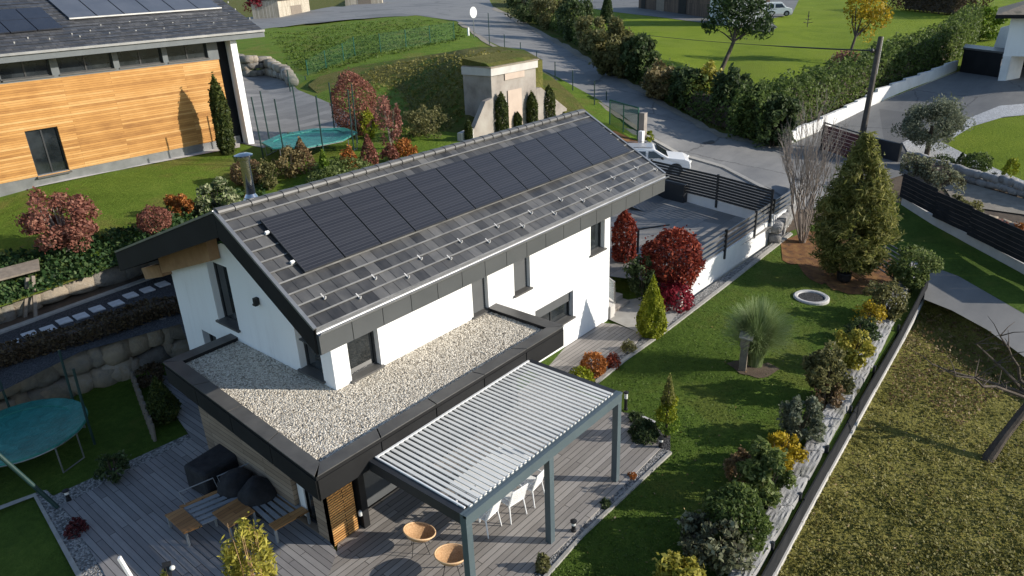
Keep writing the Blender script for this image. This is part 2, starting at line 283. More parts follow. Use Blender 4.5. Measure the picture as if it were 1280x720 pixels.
leaf('lime_leaf', (.12,.15,.008), (.23,.26,.014), (.36,.37,.03))
leaf('bright_green', (.06,.12,.01), (.14,.22,.02), (.26,.32,.05))
leaf('conifer_leaf', (.075,.09,.02), (.19,.20,.05), (.36,.33,.12), trans=.5)
leaf('cypress_leaf', (.02,.034,.008), (.05,.07,.014), (.11,.12,.025))
leaf('pine_leaf', (.012,.028,.010), (.035,.065,.020), (.08,.12,.035))
leaf('ivy_leaf', (.012,.032,.010), (.035,.08,.022), (.11,.16,.055))
leaf('straw_leaf', (.10,.075,.03), (.20,.155,.065), (.33,.27,.13))
leaf('blade_green', (.10,.15,.05), (.20,.27,.10), (.36,.42,.22))
leaf('purple_leaf', (.05,.012,.015), (.09,.02,.025), (.15,.045,.045))
leaf('pink_leaf', (.20,.07,.06), (.30,.13,.10), (.38,.20,.14))
leaf('lawn_blade', (.05,.08,.010), (.075,.12,.015), (.11,.16,.024), trans=.25)
leaf('meadow_blade', (.09,.09,.018), (.175,.165,.036), (.28,.245,.08), trans=.4)
leaf('fallen_leaf', (.16,.09,.03), (.30,.20,.08), (.42,.33,.19), trans=.1)
# ------------------------------------------------------------------ mesh helpers
WL = {}                                              # world location of every empty / mesh we parent to
class MB:
    def __init__(s): s.v = []; s.f = []; s.uv = None
    def add(s, vs, fs):
        o = len(s.v); s.v += [tuple(map(float, p)) for p in vs]; s.f += [tuple(i+o for i in f) for f in fs]; return s
    def hexa(s, a):                                  # 4 bottom (ccw), 4 top
        return s.add(a, [(3,2,1,0), (4,5,6,7), (0,1,5,4), (1,2,6,5), (2,3,7,6), (3,0,4,7)])
    def box(s, c, d, rz=0, rx=0, ry=0):
        R = (Matrix.Rotation(rz, 3, 'Z') @ Matrix.Rotation(ry, 3, 'Y') @ Matrix.Rotation(rx, 3, 'X'))
        x, y, z = d[0]/2, d[1]/2, d[2]/2; c = Vector(c)
        return s.hexa([c + R @ Vector(p) for p in ((-x,-y,-z),(x,-y,-z),(x,y,-z),(-x,y,-z),(-x,-y,z),(x,-y,z),(x,y,z),(-x,y,z))])
    def beam(s, a, b, w, h, up=(0,0,1)):             # box from a to b, w sideways, h in the up direction
        a = Vector(a); b = Vector(b); d = (b-a).normalized(); sd = d.cross(Vector(up))
        if sd.length < 1e-4: sd = Vector((1,0,0))
        sd.normalize(); u = sd.cross(d).normalized(); q = []
        for p in (a, b): q += [p - sd*w/2 - u*h/2, p + sd*w/2 - u*h/2, p + sd*w/2 + u*h/2, p - sd*w/2 + u*h/2]
        return s.add(q, [(0,1,2,3), (7,6,5,4), (0,4,5,1), (1,5,6,2), (2,6,7,3), (3,7,4,0)])
    def tube(s, pts, rad, n=8, cap=True):
        pts = [Vector(p) for p in pts]; k = len(pts)
        if isinstance(rad, (int, float)): rad = [rad]*k
        rings = []; prev = None
        for i, p in enumerate(pts):
            d = (pts[min(i+1, k-1)] - pts[max(i-1, 0)]).normalized()
            a = d.cross(Vector((0,0,1)) if abs(d.z) < .95 else Vector((1,0,0))).normalized()
            if prev is not None:
                a = (prev - d*prev.dot(d));
                if a.length < 1e-5: a = d.orthogonal()
                a.normalize()
            prev = a; b2 = d.cross(a)
            rings.append([p + (a*math.cos(2*math.pi*j/n) + b2*math.sin(2*math.pi*j/n))*rad[i] for j in range(n)])
        vs = [q for r in rings for q in r]; fs = []
        for i in range(k-1):
            for j in range(n): fs.append((i*n+j, i*n+(j+1)%n, (i+1)*n+(j+1)%n, (i+1)*n+j))
        if cap: fs += [tuple(range(n))[::-1], tuple(range((k-1)*n, k*n))]
        return s.add(vs, fs)
    def lathe(s, c, prof, n=20, sx=1, sy=1):         # prof: (r, z)
        c = Vector(c); vs = []; fs = []; k = len(prof)
        for r, z in prof:
            for j in range(n): vs.append(c + Vector((r*sx*math.cos(2*math.pi*j/n), r*sy*math.sin(2*math.pi*j/n), z)))
        for i in range(k-1):
            for j in range(n): fs.append((i*n+j, i*n+(j+1)%n, (i+1)*n+(j+1)%n, (i+1)*n+j))
        fs += [tuple(range(n))[::-1], tuple(range((k-1)*n, k*n))]
        return s.add(vs, fs)
    def prism(s, poly, dv):                          # closed polygon swept by dv
        n = len(poly); P = [Vector(p) for p in poly]; dv = Vector(dv); vs = P + [p+dv for p in P]
        return s.add(vs, [tuple(range(n))[::-1], tuple(range(n, 2*n))] + [(i, (i+1)%n, n+(i+1)%n, n+i) for i in range(n)])
    def blob(s, c, r, sub=2, amp=.25, seed=0, freq=1.3):
        bm = bmesh.new(); bmesh.ops.create_icosphere(bm, subdivisions=sub, radius=1)
        c = Vector(c); o = Vector((seed*3.1, seed*1.7, seed*.9)); vs = []
        for v in bm.verts:
            k = 1 + amp*noise.noise(v.co*freq + o) + amp*.5*noise.noise(v.co*freq*2.3 + o)
            vs.append(c + Vector((v.co.x*r[0]*k, v.co.y*r[1]*k, v.co.z*r[2]*k)))
        fs = [tuple(v.index for v in f.verts) for f in bm.faces]; bm.free(); return s.add(vs, fs)
    def build(s, name, mat, parent=None, smooth=False, loc=None, bevel=0, fix=True):
        me = bpy.data.meshes.new(name)
        if loc is None:
            if parent is not None: loc = WL[parent.name]
            else:
                a = np.array(s.v); loc = ((a[:,0].min()+a[:,0].max())/2, (a[:,1].min()+a[:,1].max())/2, a[:,2].min())
        L = np.array(loc); vv = (np.array(s.v)-L)
        me.from_pydata(vv.tolist(), [], s.f); me.update()
        if fix:
            bm = bmesh.new(); bm.from_mesh(me); bmesh.ops.recalc_face_normals(bm, faces=bm.faces); bm.to_mesh(me); bm.free()
        if smooth: me.shade_smooth()
        me.materials.append(mat if not isinstance(mat, str) else M[mat])
        o = bpy.data.objects.new(name, me); COL.objects.link(o)
        if parent is not None:
            o.parent = parent; o.location = tuple(L-np.array(WL[parent.name])); WL[o.name] = tuple(L)
        else: o.location = tuple(L); WL[o.name] = tuple(L)
        if bevel:
            b = o.modifiers.new('bevel', 'BEVEL'); b.width = bevel; b.segments = 2; b.limit_method = 'ANGLE'
        return o
def thing(name, label, cat, loc, group=None):
    o = bpy.data.objects.new(name, None); COL.objects.link(o); o.location = tuple(loc); o.empty_display_size = .2
    WL[o.name] = tuple(float(x) for x in loc); return tag(o, label, cat, group)
def tag(o, label, cat, group=None):
    o['label'] = label; o['category'] = cat
    if group: o['group'] = group
    return o
def struct(o, kind='structure'): o['kind'] = kind; return o

def meshnp(name, V, F, mat, parent=None, loc=(0,0,0), smooth=False, k=4):
    """fast mesh from numpy arrays, all faces with k corners"""
    me = bpy.data.meshes.new(name); V = V-np.array(loc); n = len(F)
    me.vertices.add(len(V)); me.vertices.foreach_set('co', V.astype(np.float32).ravel())
    me.loops.add(n*k); me.loops.foreach_set('vertex_index', F.astype(np.int32).ravel())
    me.polygons.add(n); me.polygons.foreach_set('loop_start', np.arange(n, dtype=np.int32)*k); me.polygons.foreach_set('loop_total', np.full(n, k, dtype=np.int32))
    me.update(calc_edges=True); me.materials.append(mat)
    if smooth: me.shade_smooth()
    o = bpy.data.objects.new(name, me); COL.objects.link(o)
    if parent is not None: o.parent = parent; o.location = tuple(np.array(loc)-np.array(WL[parent.name]))
    else: o.location = tuple(loc)
    WL[o.name] = tuple(loc); return o

def unit(a): return a/np.maximum(np.linalg.norm(a, axis=1, keepdims=True), 1e-9)
def leaves_at(P, N, size, asp=.55, jit=.7, rng=RNG):
    n = len(P); nn = unit(unit(N)*(1-jit) + unit(rng.normal(size=(n,3)))*jit); t = unit(np.cross(nn, rng.normal(size=(n,3)))); b = np.cross(nn, t)
    s = (size*rng.uniform(.35, 1.65, n))[:, None]
    V = np.stack([P-t*s*.5, P+b*s*asp*.5+t*s*.05, P+t*s*.5, P-b*s*asp*.5+t*s*.05], 1).reshape(-1, 3)
    return V, np.arange(n*4).reshape(-1, 4)
def crown_points(kind, c, w, d, h, n, lumps=26, rng=RNG, loose=.5):
    """points and outward directions of leaves in a crown standing on c"""
    c = np.array(c, float)
    if kind == 'lumpy':                              # clumps of leaves spread through the volume
        K = lumps; a = unit(rng.normal(size=(K,3))); rr = rng.uniform(.35, .86, K)**.6; C = a*rr[:, None]
        C[:,2] = np.clip(C[:,2], -.8, 1); cr = rng.uniform(.20, .42, K)*(1-.25*loose)
        i = rng.integers(0, K, n); q = unit(rng.normal(size=(n,3)))*(rng.uniform(.3, 1, n)**.5)[:, None]; P = C[i] + q*cr[i][:, None]; N = q + C[i]*.6
    elif kind == 'ball':
        a = unit(rng.normal(size=(n,3))); r = 1 - np.abs(rng.normal(0, .13, n)); ph = rng.uniform(0, 6, 3)
        r *= 1 + .06*np.sin(4*a[:,0]+ph[0])*np.cos(3*a[:,1]+ph[1]) + .05*np.sin(7*a[:,2]+5*a[:,0]+ph[2]); P = a*r[:, None]; N = a
    elif kind in ('cone', 'column', 'flame'):
        t = rng.uniform(0, 1, n) if kind != 'cone' else 1-np.sqrt(rng.uniform(0, 1, n)); th = rng.uniform(0, 2*math.pi, n)
        if kind == 'cone': R = (1-t)**.92*np.minimum(1, .78+t*4)
        elif kind == 'flame': R = np.minimum(1, .62+t*1.8)*np.clip(1-np.clip((t-.22)/.78, 0, 1)**1.5, .02, 1)
        else: R = np.minimum(1, .72+t*2)*np.clip(1-np.clip((t-.55)/.45, 0, 1)**2.2, .03, 1)
        R = R*(1 + .07*np.sin(5*th+9*t) + .05*np.sin(9*th-14*t)) * (1-np.abs(rng.normal(0, .10, n)))
        P = np.stack([R*np.cos(th), R*np.sin(th), t*2-1], 1); N = np.stack([np.cos(th), np.sin(th), .35+0*t], 1)
    elif kind == 'hemi':
        a = unit(rng.normal(size=(n,3))); a[:,2] = np.abs(a[:,2]); r = 1-np.abs(rng.normal(0, .16, n)); r *= 1+.12*np.sin(5*a[:,0]+3*a[:,1]); P = a*r[:, None]; P[:,2] = P[:,2]*2-1; N = a
    ou = rng.uniform(0, 1, n) < .07; P[ou] *= rng.uniform(1.02, 1.17, ou.sum())[:, None]
    P = P*np.array([w/2, d/2, h/2]) + c + np.array([0, 0, h/2]); return P, N
def bbox_place(x0, y0, x1, y1, zf):
    """base point, width and height in metres of a round thing seen in that pixel box"""
    cx, cy = (x0+x1)/2, (y0+y1)/2; zg = zf(cx, y1) if callable(zf) else zf
    w = h = 1.0; P = U(cx, y1, zg)
    for _ in range(6):
        d = depth(P + np.array([0, 0, h/2])); w = (x1-x0)*d/FOC; hp = (y1-y0)*d/FOC
        e = math.atan2(CAM[2]-zg-h/2, math.hypot(P[0]-CAM[0], P[1]-CAM[1]))
        h = math.sqrt(max(hp*hp-(w*math.sin(e))**2*.8, (hp*.45)**2))/math.cos(e)
        P = U(cx, cy, zg+h/2); P = np.array([P[0], P[1], zg])
    return P, w, h
def stems_mb(P, w, h, n, r, rng=random, up=.75):
    mb = MB()
    for i in range(n):
        a = rng.uniform(0, 6.28); k = rng.uniform(.3, 1.0); x = math.cos(a)*w/2*k; y = math.sin(a)*w/2*k; b = Vector(P)
        mb.tube([b + Vector((x*.12, y*.12, 0)), b + Vector((x*.4, y*.4, h*.35)), b + Vector((x*.8, y*.8, h*up))], [r, r*.75, r*.35], 5)
    return mb
def shrub(name, label, cat, box, zf, kind, lf, n=1800, leafm=.09, group=None, stems=7, stem_r=.02, bark='bark', lumps=26, asp=.55, jit=.7, dscale=1.0, hscale=1.0, sink=.05, up=.75, loose=.5):
    n = int(n*1.7); leafm *= 1.1
    P, w, h = bbox_place(*box, zf); h *= hscale; P = P - np.array([0, 0, sink])
    root = thing(name, label, cat, P, group)
    pts, N = crown_points(kind, P, w, w*dscale, h, n, lumps, loose=loose); V, F = leaves_at(pts, N, leafm, asp, jit)
    meshnp('foliage', V, F, LEAF[lf], root, WL[root.name])
    if stems: stems_mb(P, w*.8, h, stems, stem_r, up=up).build('stem', bark, root)
    return root
def patch(name, px, zf, mat, dz=0.0, step=14, kind='structure', jag=0, skirt=0):
    """ground surface: a pixel outline laid on the height survey; returned object is a real undulating mesh"""
    zf = zf if callable(zf) else GZ(zf)
    out = []
    for i in range(len(px)):
        a = np.array(px[i], float); b = np.array(px[(i+1) % len(px)], float); k = max(1, int(np.linalg.norm(b-a)/step))
        for j in range(k):
            q = a+(b-a)*j/k
            if jag and j: q = q + RNG.normal(0, jag, 2)
            out.append(q)
    n = len(out); ar = np.array(out); x0, y0 = ar.min(0); x1, y1 = ar.max(0)
    def inside(x, y):
        c = False
        for i in range(n):
            xa, ya = out[i]; xb, yb = out[i-1]
            if (ya > y) != (yb > y) and x < (xb-xa)*(y-ya)/(yb-ya)+xa: c = not c
        return c
    pts = [Vector((p[0], p[1])) for p in out]; g = np.arange
    for i, y in enumerate(g(y0+step*.5, y1, step)):
        for x in g(x0+step*(.25+.5*(i % 2)), x1, step):
            if inside(x, y) and min((ar[:,0]-x)**2+(ar[:,1]-y)**2) > (step*.4)**2: pts.append(Vector((x, y)))
    r = delaunay_2d_cdt(pts, [], [list(range(n))], 1, 1e-4)
    V = [U(p[0], p[1], zf(p[0], p[1])+dz) for p in r[0]]
    mb = MB(); mb.add(V, [tuple(f) for f in r[2]])
    if skirt:
        top = [U(p[0], p[1], zf(p[0], p[1])+dz) for p in out]; k = len(top)
        mb.add(list(top)+[t-np.array([0, 0, skirt]) for t in top], [(i, (i+1) % k, k+(i+1) % k, k+i) for i in range(k)])
    o = mb.build(name, mat, loc=(0, 0, 0), fix=False)
    bm = bmesh.new(); bm.from_mesh(o.data)
    for f in bm.faces:
        if f.normal.z < -1e-3: f.normal_flip()
    bm.to_mesh(o.data); bm.free(); o.data.shade_smooth()
    if kind: struct(o, kind)
    return o
def wall_line(mb, base, tops, th, side=1):
    """upright slab along base points (world), tops = z of the upper edge per point"""
    base = [Vector(b) for b in base]
    for i in range(len(base)-1):
        a, b = base[i], base[i+1]; d = (b-a); d.z = 0; d.normalize(); nn = Vector((-d.y, d.x, 0))*th*side
        mb.hexa([a-Vector((0,0,.3)), b-Vector((0,0,.3)), b+nn-Vector((0,0,.3)), a+nn-Vector((0,0,.3)), Vector((a.x,a.y,tops[i])), Vector((b.x,b.y,tops[i+1])), Vector((b.x,b.y,tops[i+1]))+nn, Vector((a.x,a.y,tops[i]))+nn])
    return mb
def lerp(a, b, t): return np.array(a)*(1-t)+np.array(b)*t
def rocks_along(base, tops, size, depthm, seed, rows=None):
    """dry-stone face: many separate boulders piled between base and top lines"""
    rng = random.Random(seed); mb = MB(); k = 0
    for i in range(len(base)-1):
        a, b = Vector(base[i]), Vector(base[i+1]); L = (b-a).length; d = (b-a).normalized(); h0 = tops[i]-a.z; h1 = tops[i+1]-b.z
        nr = rows or max(1, round((h0+h1)/2/size*1.05))
        ang = math.atan2(d.y, d.x)
        for r in range(nr):
            x = -rng.uniform(0, size*.5)
            while x < L:
                w = size*rng.uniform(.7, 1.9); t = min(1, max(0, (x+w/2)/L)); hh = h0*(1-t)+h1*t; rh = hh/nr
                c = a.lerp(b, t) + Vector((0, 0, rh*(r+.5)+rng.uniform(-.12, .12)*rh)); c.z += 0
                m2 = MB().blob((0,0,0), (w*.56, depthm*rng.uniform(.8, 1.15), rh*rng.uniform(.52, .68)), 2, .38, seed*50+k, 1.5); k += 1
                R = Matrix.Rotation(ang+rng.uniform(-.12, .12), 3, 'Z') @ Matrix.Rotation(rng.uniform(-.2, .2), 3, 'Y')
                bx = lambda v, k: max(-k, min(k, v*1.28)); mb.add([c + R @ Vector((bx(p[0], w*.54), bx(p[1], depthm), bx(p[2], rh*.50))) for p in m2.v], m2.f); x += w*.86
    return mb
# ------------------------------------------------------------------ ground
base = MB(); base.add([(-3000,-3000,-4), (3000,-3000,-4), (3000,3000,-4), (-3000,3000,-4)], [(0,1,2,3)])
struct(base.build('ground', M['rough'], loc=(0,0,-4)))
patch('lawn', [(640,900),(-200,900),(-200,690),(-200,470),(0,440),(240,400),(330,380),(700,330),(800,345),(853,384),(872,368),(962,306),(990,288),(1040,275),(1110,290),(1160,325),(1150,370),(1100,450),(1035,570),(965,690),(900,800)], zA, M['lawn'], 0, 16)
ZMD = lambda x, y: ZA(x, y) - .7*min(1, max(0, (y-(352+(x-1162)*.75))/50))
GM = lambda x, y: U(x, y, ZMD(x, y))
patch('meadow', [(1162,352),(1190,384),(1280,440),(1480,470),(1480,900),(880,900),(965,720),(1064,544),(1140,395)], ZMD, M['meadow'], -.02, 16)
patch('car_apron', [(735,150),(811,166),(850,188),(905,204),(966,234),(990,262),(966,300),(820,270),(740,240)], zA, M['asphalt'], -.01, 14)
patch('lower_driveway', [(1160,338),(1170,333),(1198,344),(1280,390),(1480,440),(1480,500),(1280,446),(1234,412),(1190,388),(1155,374)], zA, M['drive'], .012, 14)
patch('grass_strip', [(1100,250),(1128,254),(1167,281),(1208,304),(1280,343),(1480,420),(1480,450),(1280,392),(1198,345),(1168,334),(1120,305),(1085,290)], zA, M['lawn'], .016, 14)
patch('lane_verge', [(940,205),(1130,180),(1300,205),(1480,230),(1480,440),(1280,350),(1128,262),(1085,300),(985,292),(962,262)], zA, M['earth'], -.03, 18)
patch('road', [(240,42),(330,36),(430,25),(520,19),(570,26),(612,52),(640,66),(700,100),(760,133),(811,168),(850,190),(900,206),(964,236),(1000,262),(1035,262),(1060,240),(1110,200),(985,184),(950,179),(899,168),(842,137),(785,103),(697,52),(617,10),(600,-22),(470,-22),(440,6),(330,20),(240,28)], zA, M['asphalt'], .01, 12, jag=.5)
patch('upper_driveway', [(975,186),(1043,156),(1095,130),(1193,91),(1260,72),(1480,60),(1480,160),(1280,150),(1215,155),(1195,185),(1140,215),(1060,240),(1000,215)], zA, M['drive'], .016, 14)
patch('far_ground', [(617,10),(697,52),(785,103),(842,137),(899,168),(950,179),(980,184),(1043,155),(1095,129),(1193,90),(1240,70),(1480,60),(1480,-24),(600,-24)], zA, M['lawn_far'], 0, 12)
patch('road_verge', [(617,10),(697,52),(785,103),(842,137),(899,168),(950,179),(985,182),(980,172),(935,164),(890,140),(830,108),(760,74),(700,34),(640,0),(605,-20)], zA, M['rough'], .02, 12)
patch('farm_path', [(716,6),(760,14),(830,22),(905,32),(962,40),(972,34),(960,24),(990,18),(1003,-10),(900,-20),(700,-20)], zA, M['drive'], .02, 10)
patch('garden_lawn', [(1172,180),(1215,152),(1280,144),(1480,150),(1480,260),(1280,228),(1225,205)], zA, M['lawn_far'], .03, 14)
patch('white_gravel_bed', [(1128,178),(1150,168),(1178,178),(1225,202),(1280,226),(1400,255),(1400,268),(1280,238),(1210,216),(1140,200)], zA, M['whitegravel'], .05, 12)
patch('white_gravel_border', [(1180,170),(1200,152),(1250,132),(1300,128),(1300,142),(1255,146),(1215,158),(1192,172)], zA, M['whitegravel'], .045, 12)
patch('gravel_yard', [(1180,234),(1200,226),(1285,250),(1480,300),(1480,330),(1280,268),(1195,256)], zA, M['tan'], .02, 12)
# upper terrace behind the house
patch('upper_lawn', [(-160,415),(0,384),(145,332),(215,322),(330,300),(620,240),(760,200),(811,170),(760,131),(700,98),(640,66),(612,52),(570,26),(520,19),(430,25),(330,36),(200,44),(-160,70)], zU, M['lawn_up'], 0, 15)
patch('paved_yard', [(296,178),(330,185),(345,175),(455,155),(420,132),(372,112),(360,100),(352,92),(300,92),(285,120)], zU, M['park'], .02, 12)
patch('plinth_path', [(-120,275),(0,243),(150,212),(250,193),(300,184),(300,178),(240,182),(150,200),(0,230),(-120,255)], zU, M['concrete_pale'], .03, 14)
# the grassy mound over the bunker
ZM = TPS([(380,108,4.1),(420,130,3.6),(470,165,3.35),(500,185,3.2),(560,172,3.2),(600,165,3.2),(615,150,3.3),(400,95,4.4),(450,82,4.75),(500,74,5.1),(560,66,5.7),(590,60,6.1),(620,60,6.3),(660,66,6.3),(676,76,6.15),(617,84,6.45),(583,80,6.4),(540,110,4.7),(560,140,4.0),(500,120,4.0),(588,108,5.5),(598,120,5.0),(605,132,4.45),(606,146,3.85),(588,130,4.5),(588,94,5.9)])
patch('bunker_mound', [(385,106),(400,95),(450,82),(500,74),(560,65),(592,59),(625,58),(655,62),(678,75),(617,84),(617,165),(560,172),(500,186),(455,175),(420,138)], lambda x, y: ZM(x, y), M['rough'], .03, 10, skirt=2.5)
patch('mound_flank', [(672,86),(690,96),(715,118),(735,140),(725,150),(700,138),(672,118)], lambda x, y: ZU(x, y)+max(0, (150-y)/60), M['rough'], .15, 8, skirt=1.5)
# side path one level below
patch('garden_path', [(-160,470),(0,403),(110,365),(215,330),(330,300),(330,380),(240,440),(225,405),(100,440),(0,490),(-160,560)], 1.45, M['darkgravel'], 0, 16)
patch('path_kerb', [(-120,462),(0,416),(100,379),(215,338),(215,335),(100,376),(0,412),(-120,457)], 1.45, M['kerb'], .06, 14, skirt=.1)
patch('path_bed', [(-120,457),(0,412),(100,376),(215,335),(215,329),(108,364),(0,402),(-120,445)], 1.45, M['earth'], .03, 14)
# parking court on its own level
PZ = .70
patch('parking_court', [(760,345),(745,250),(800,240),(826,246),(861,253),(928,272),(966,283),(879,335),(858,352),(850,365),(800,350)], PZ, M['park'], 0, 14)
# terrace
deckx = [(421,690),(396,760),(640,760),(668,716),(826,560),(778,515),(700,480),(714,460),(780,443),(805,418),(770,405),(700,400),(440,560)]
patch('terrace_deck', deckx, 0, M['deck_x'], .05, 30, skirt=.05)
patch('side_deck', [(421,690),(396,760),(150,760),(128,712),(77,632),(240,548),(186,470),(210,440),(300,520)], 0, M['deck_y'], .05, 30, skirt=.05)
patch('stair_landing', [(759,398),(806,419),(833,410),(852,385),(835,378),(800,360),(766,372)], 0, M['terrace_tile'], .054, 20)
patch('pebble_border', [(826,560),(838,564),(727,667),(684,715),(640,770),(600,770),(668,716)], zA, M['pebble'], .03, 14, kind='stuff')
patch('pebble_strip', [(714,460),(780,443),(805,418),(833,400),(872,368),(962,306),(985,290),(990,294),(965,311),(913,350),(832,412),(781,447),(743,477),(725,495),(700,480)], zA, M['pebble'], .03, 14, kind='stuff')
patch('shrub_bed', [(778,515),(800,518),(821,528),(838,542),(838,564),(826,560)], 0, M['darkgravel'], .03, 14)
patch('pebble_edging', [(77,632),(128,712),(150,760),(120,760),(44,616),(58,612),(66,620),(240,540),(176,470),(186,470),(246,548)], 0, M['pebble'], .03, 14, kind='stuff')
patch('lawn_kerb', [(44,616),(0,632),(-120,672),(-120,676),(0,637),(42,621),(112,752),(122,752)], 0, M['kerb'], .05, 14)
kb = [(684,715),(727,667),(838,564)]
patch('kerb_edging', [(640,768),(684,714),(727,666),(837,563),(840,565),(729,669),(687,717),(643,772)], zA, M['kerb'], .06, 14, skirt=.1)
patch('kerb_line', [(743,476),(781,446),(832,411),(912,349),(962,309),(988,290),(991,292),(965,312),(914,352),(834,413),(783,449),(746,479)], zA, M['kerb'], .06, 14, skirt=.1)
patch('bed_kerb', [(799,517),(821,527),(822,530),(800,520)], 0, M['slab'], .09, 10, skirt=.1)
patch('pine_bed', [(975,300),(1000,292),(1040,290),(1110,320),(1135,345),(1120,372),(1085,368),(1040,362),(1005,342),(978,325)], zA, M['mulch'], .02, 10, jag=2.5)
patch('grass_clump_bed', [(908,454),(930,449),(960,453),(975,461),(955,472),(925,467)], zA, M['earth'], .02, 8, jag=2.5)
# rocks along the fence
ra = [GA(905,735), GA(960,640), GA(1018,540), GA(1075,440), GA(1120,362), GA(1140,330)]
rb = [GA(955,735), GA(1004,644), GA(1056,544), GA(1108,448), GA(1142,372), GA(1158,338)]
rb = [p+np.array([0,.24,0]) for p in rb]
mb = MB(); rng = random.Random(3)
for i in range(5):
    nn = max(2, int((Vector(rb[i+1])-Vector(rb[i])).length/1.05))
    for j in range(nn):
        t0, t1 = j/nn, (j+.94)/nn; q = [lerp(ra[i], ra[i+1], t0), lerp(rb[i], rb[i+1], t0), lerp(rb[i], rb[i+1], t1), lerp(ra[i], ra[i+1], t1)]
        c = sum(q)/4; ex = (q[1]+q[2]-q[0]-q[3])/4; ey = (q[2]+q[3]-q[0]-q[1])/4
        for side in ((-.42, .62), (.52, .52)):
            b_ = MB().blob((0,0,0), (1,1,1), 3, .22, rng.randint(0, 999), 1.1); hh = rng.uniform(.17, .22)
            k_ = .62*rng.uniform(.92, 1.1)
            f_ = lambda v: max(-1, min(1, v*1.35))
            mb.add([c + ex*(side[0]*1.0 + f_(p[0])*side[1]*1.02) + ey*(f_(p[1])*1.04) + np.array([0, 0, .10+max(-.8, min(.55, p[2]))*hh + .03*noise.noise(Vector(p)*3)]) for p in b_.v], b_.f)
tag(mb.build('rock_border', M['stone_pale'], loc=tuple(GA(1018,540))), 'border of flat pale grey boulders along the dark panel fence', 'rock border')

patch('gate_bed', [(742,172),(768,163),(800,178),(806,186),(770,196)], zU, M['mulch'], .05, 10)
for i, (x, y, r) in enumerate(((884,177,.42),(741,101,.38),(1043,232,.36))):
    P = U(x, y, ZA(x, y)); o = MB().lathe(P, [(r+.06,0),(r+.06,.022),(r,.026),(r-.02,.018)], 24).build('manhole_cover', 'fascia'); tag(o, ['dark manhole cover on the road opposite the green gate', 'dark manhole cover on the upper road beside the roadside posts', 'dark manhole cover on the lane in front of the red gate panel'][i], 'manhole cover', 'manhole covers')
for i in range(11):
    x = 8+i*17.5; y = 226-i*3.05; P = U(x, y+6, ZU(x, y+6)); o = MB().box(P+np.array([0,0,.05]), (.42,.36,.05)).build('paving_slab', 'gutter'); tag(o, 'dark square slab in the row along the plinth of the timber clad building', 'paving slab', 'slabs along the timber building plinth')

patch('road_kerb', [(800,163),(811,168.5),(850,190.5),(905,206.5),(964,237),(961,239),(903,209),(848,193),(809,171),(798,165.5)], zA, M['kerb'], .05, 10, skirt=.1)
patch('road_shoulder', [(617,8),(697,49),(785,100),(842,134),(899,165),(950,177),(985,183),(983,186),(948,181),(897,171),(840,140),(783,106),(695,55),(615,12)], zA, M['tan'], .024, 7, jag=.9)
patch('road_edge', [(575,27),(612,53),(640,67),(700,101),(760,134),(806,165),(803,167),(757,137),(697,104),(637,69.5),(609,55),(572,29)], zA, M['tan'], .03, 7, jag=.8)
# ------------------------------------------------------------------ the house
YW, XG, XR, YB = 4.97, -4.07, 7.38, 12.3
R0, R1, E0, E1 = U(269.2,265.3,6.87), U(728,139,6.87), U(395,412,4.91), U(830.4,218,4.91)
B0 = np.array([R0[0], 13.36, 4.63]); B1 = np.array([R1[0]+.1, 13.36, 4.63])
house = thing('house', 'white rendered house with grey tiled solar roof and flat gravel roofed extension', 'house', (2, 7, 0))
Vv = Vector
def holed(mb, f, u0, u1, zb, top, holes, D):
    """wall face with openings: f(u, z, d) gives the world point, d = depth into the wall"""
    us = sorted({u0, u1, *[h[0] for h in holes], *[h[1] for h in holes], *top.get('at', [])}); T = top['f']
    for a, b in zip(us[:-1], us[1:]):
        if b-a < 1e-6: continue
        hs = sorted([h for h in holes if h[0] <= a+1e-6 and h[1] >= b-1e-6], key=lambda h: h[2]); z = (zb, zb)
        for h in hs:
            mb.add([f(a, z[0], 0), f(b, z[1], 0), f(b, h[2], 0), f(a, h[2], 0)], [(0,1,2,3)]); z = (h[3], h[3])
        mb.add([f(a, z[0], 0), f(b, z[1], 0), f(b, T(b), 0), f(a, T(a), 0)], [(0,1,2,3)])
    for h in holes:
        a, b, c, d = h[:4]
        for p, q in (((a,c),(b,c)), ((b,c),(b,d)), ((b,d),(a,d)), ((a,d),(a,c))):
            mb.add([f(p[0],p[1],0), f(q[0],q[1],0), f(q[0],q[1],D), f(p[0],p[1],D)], [(0,1,2,3)])
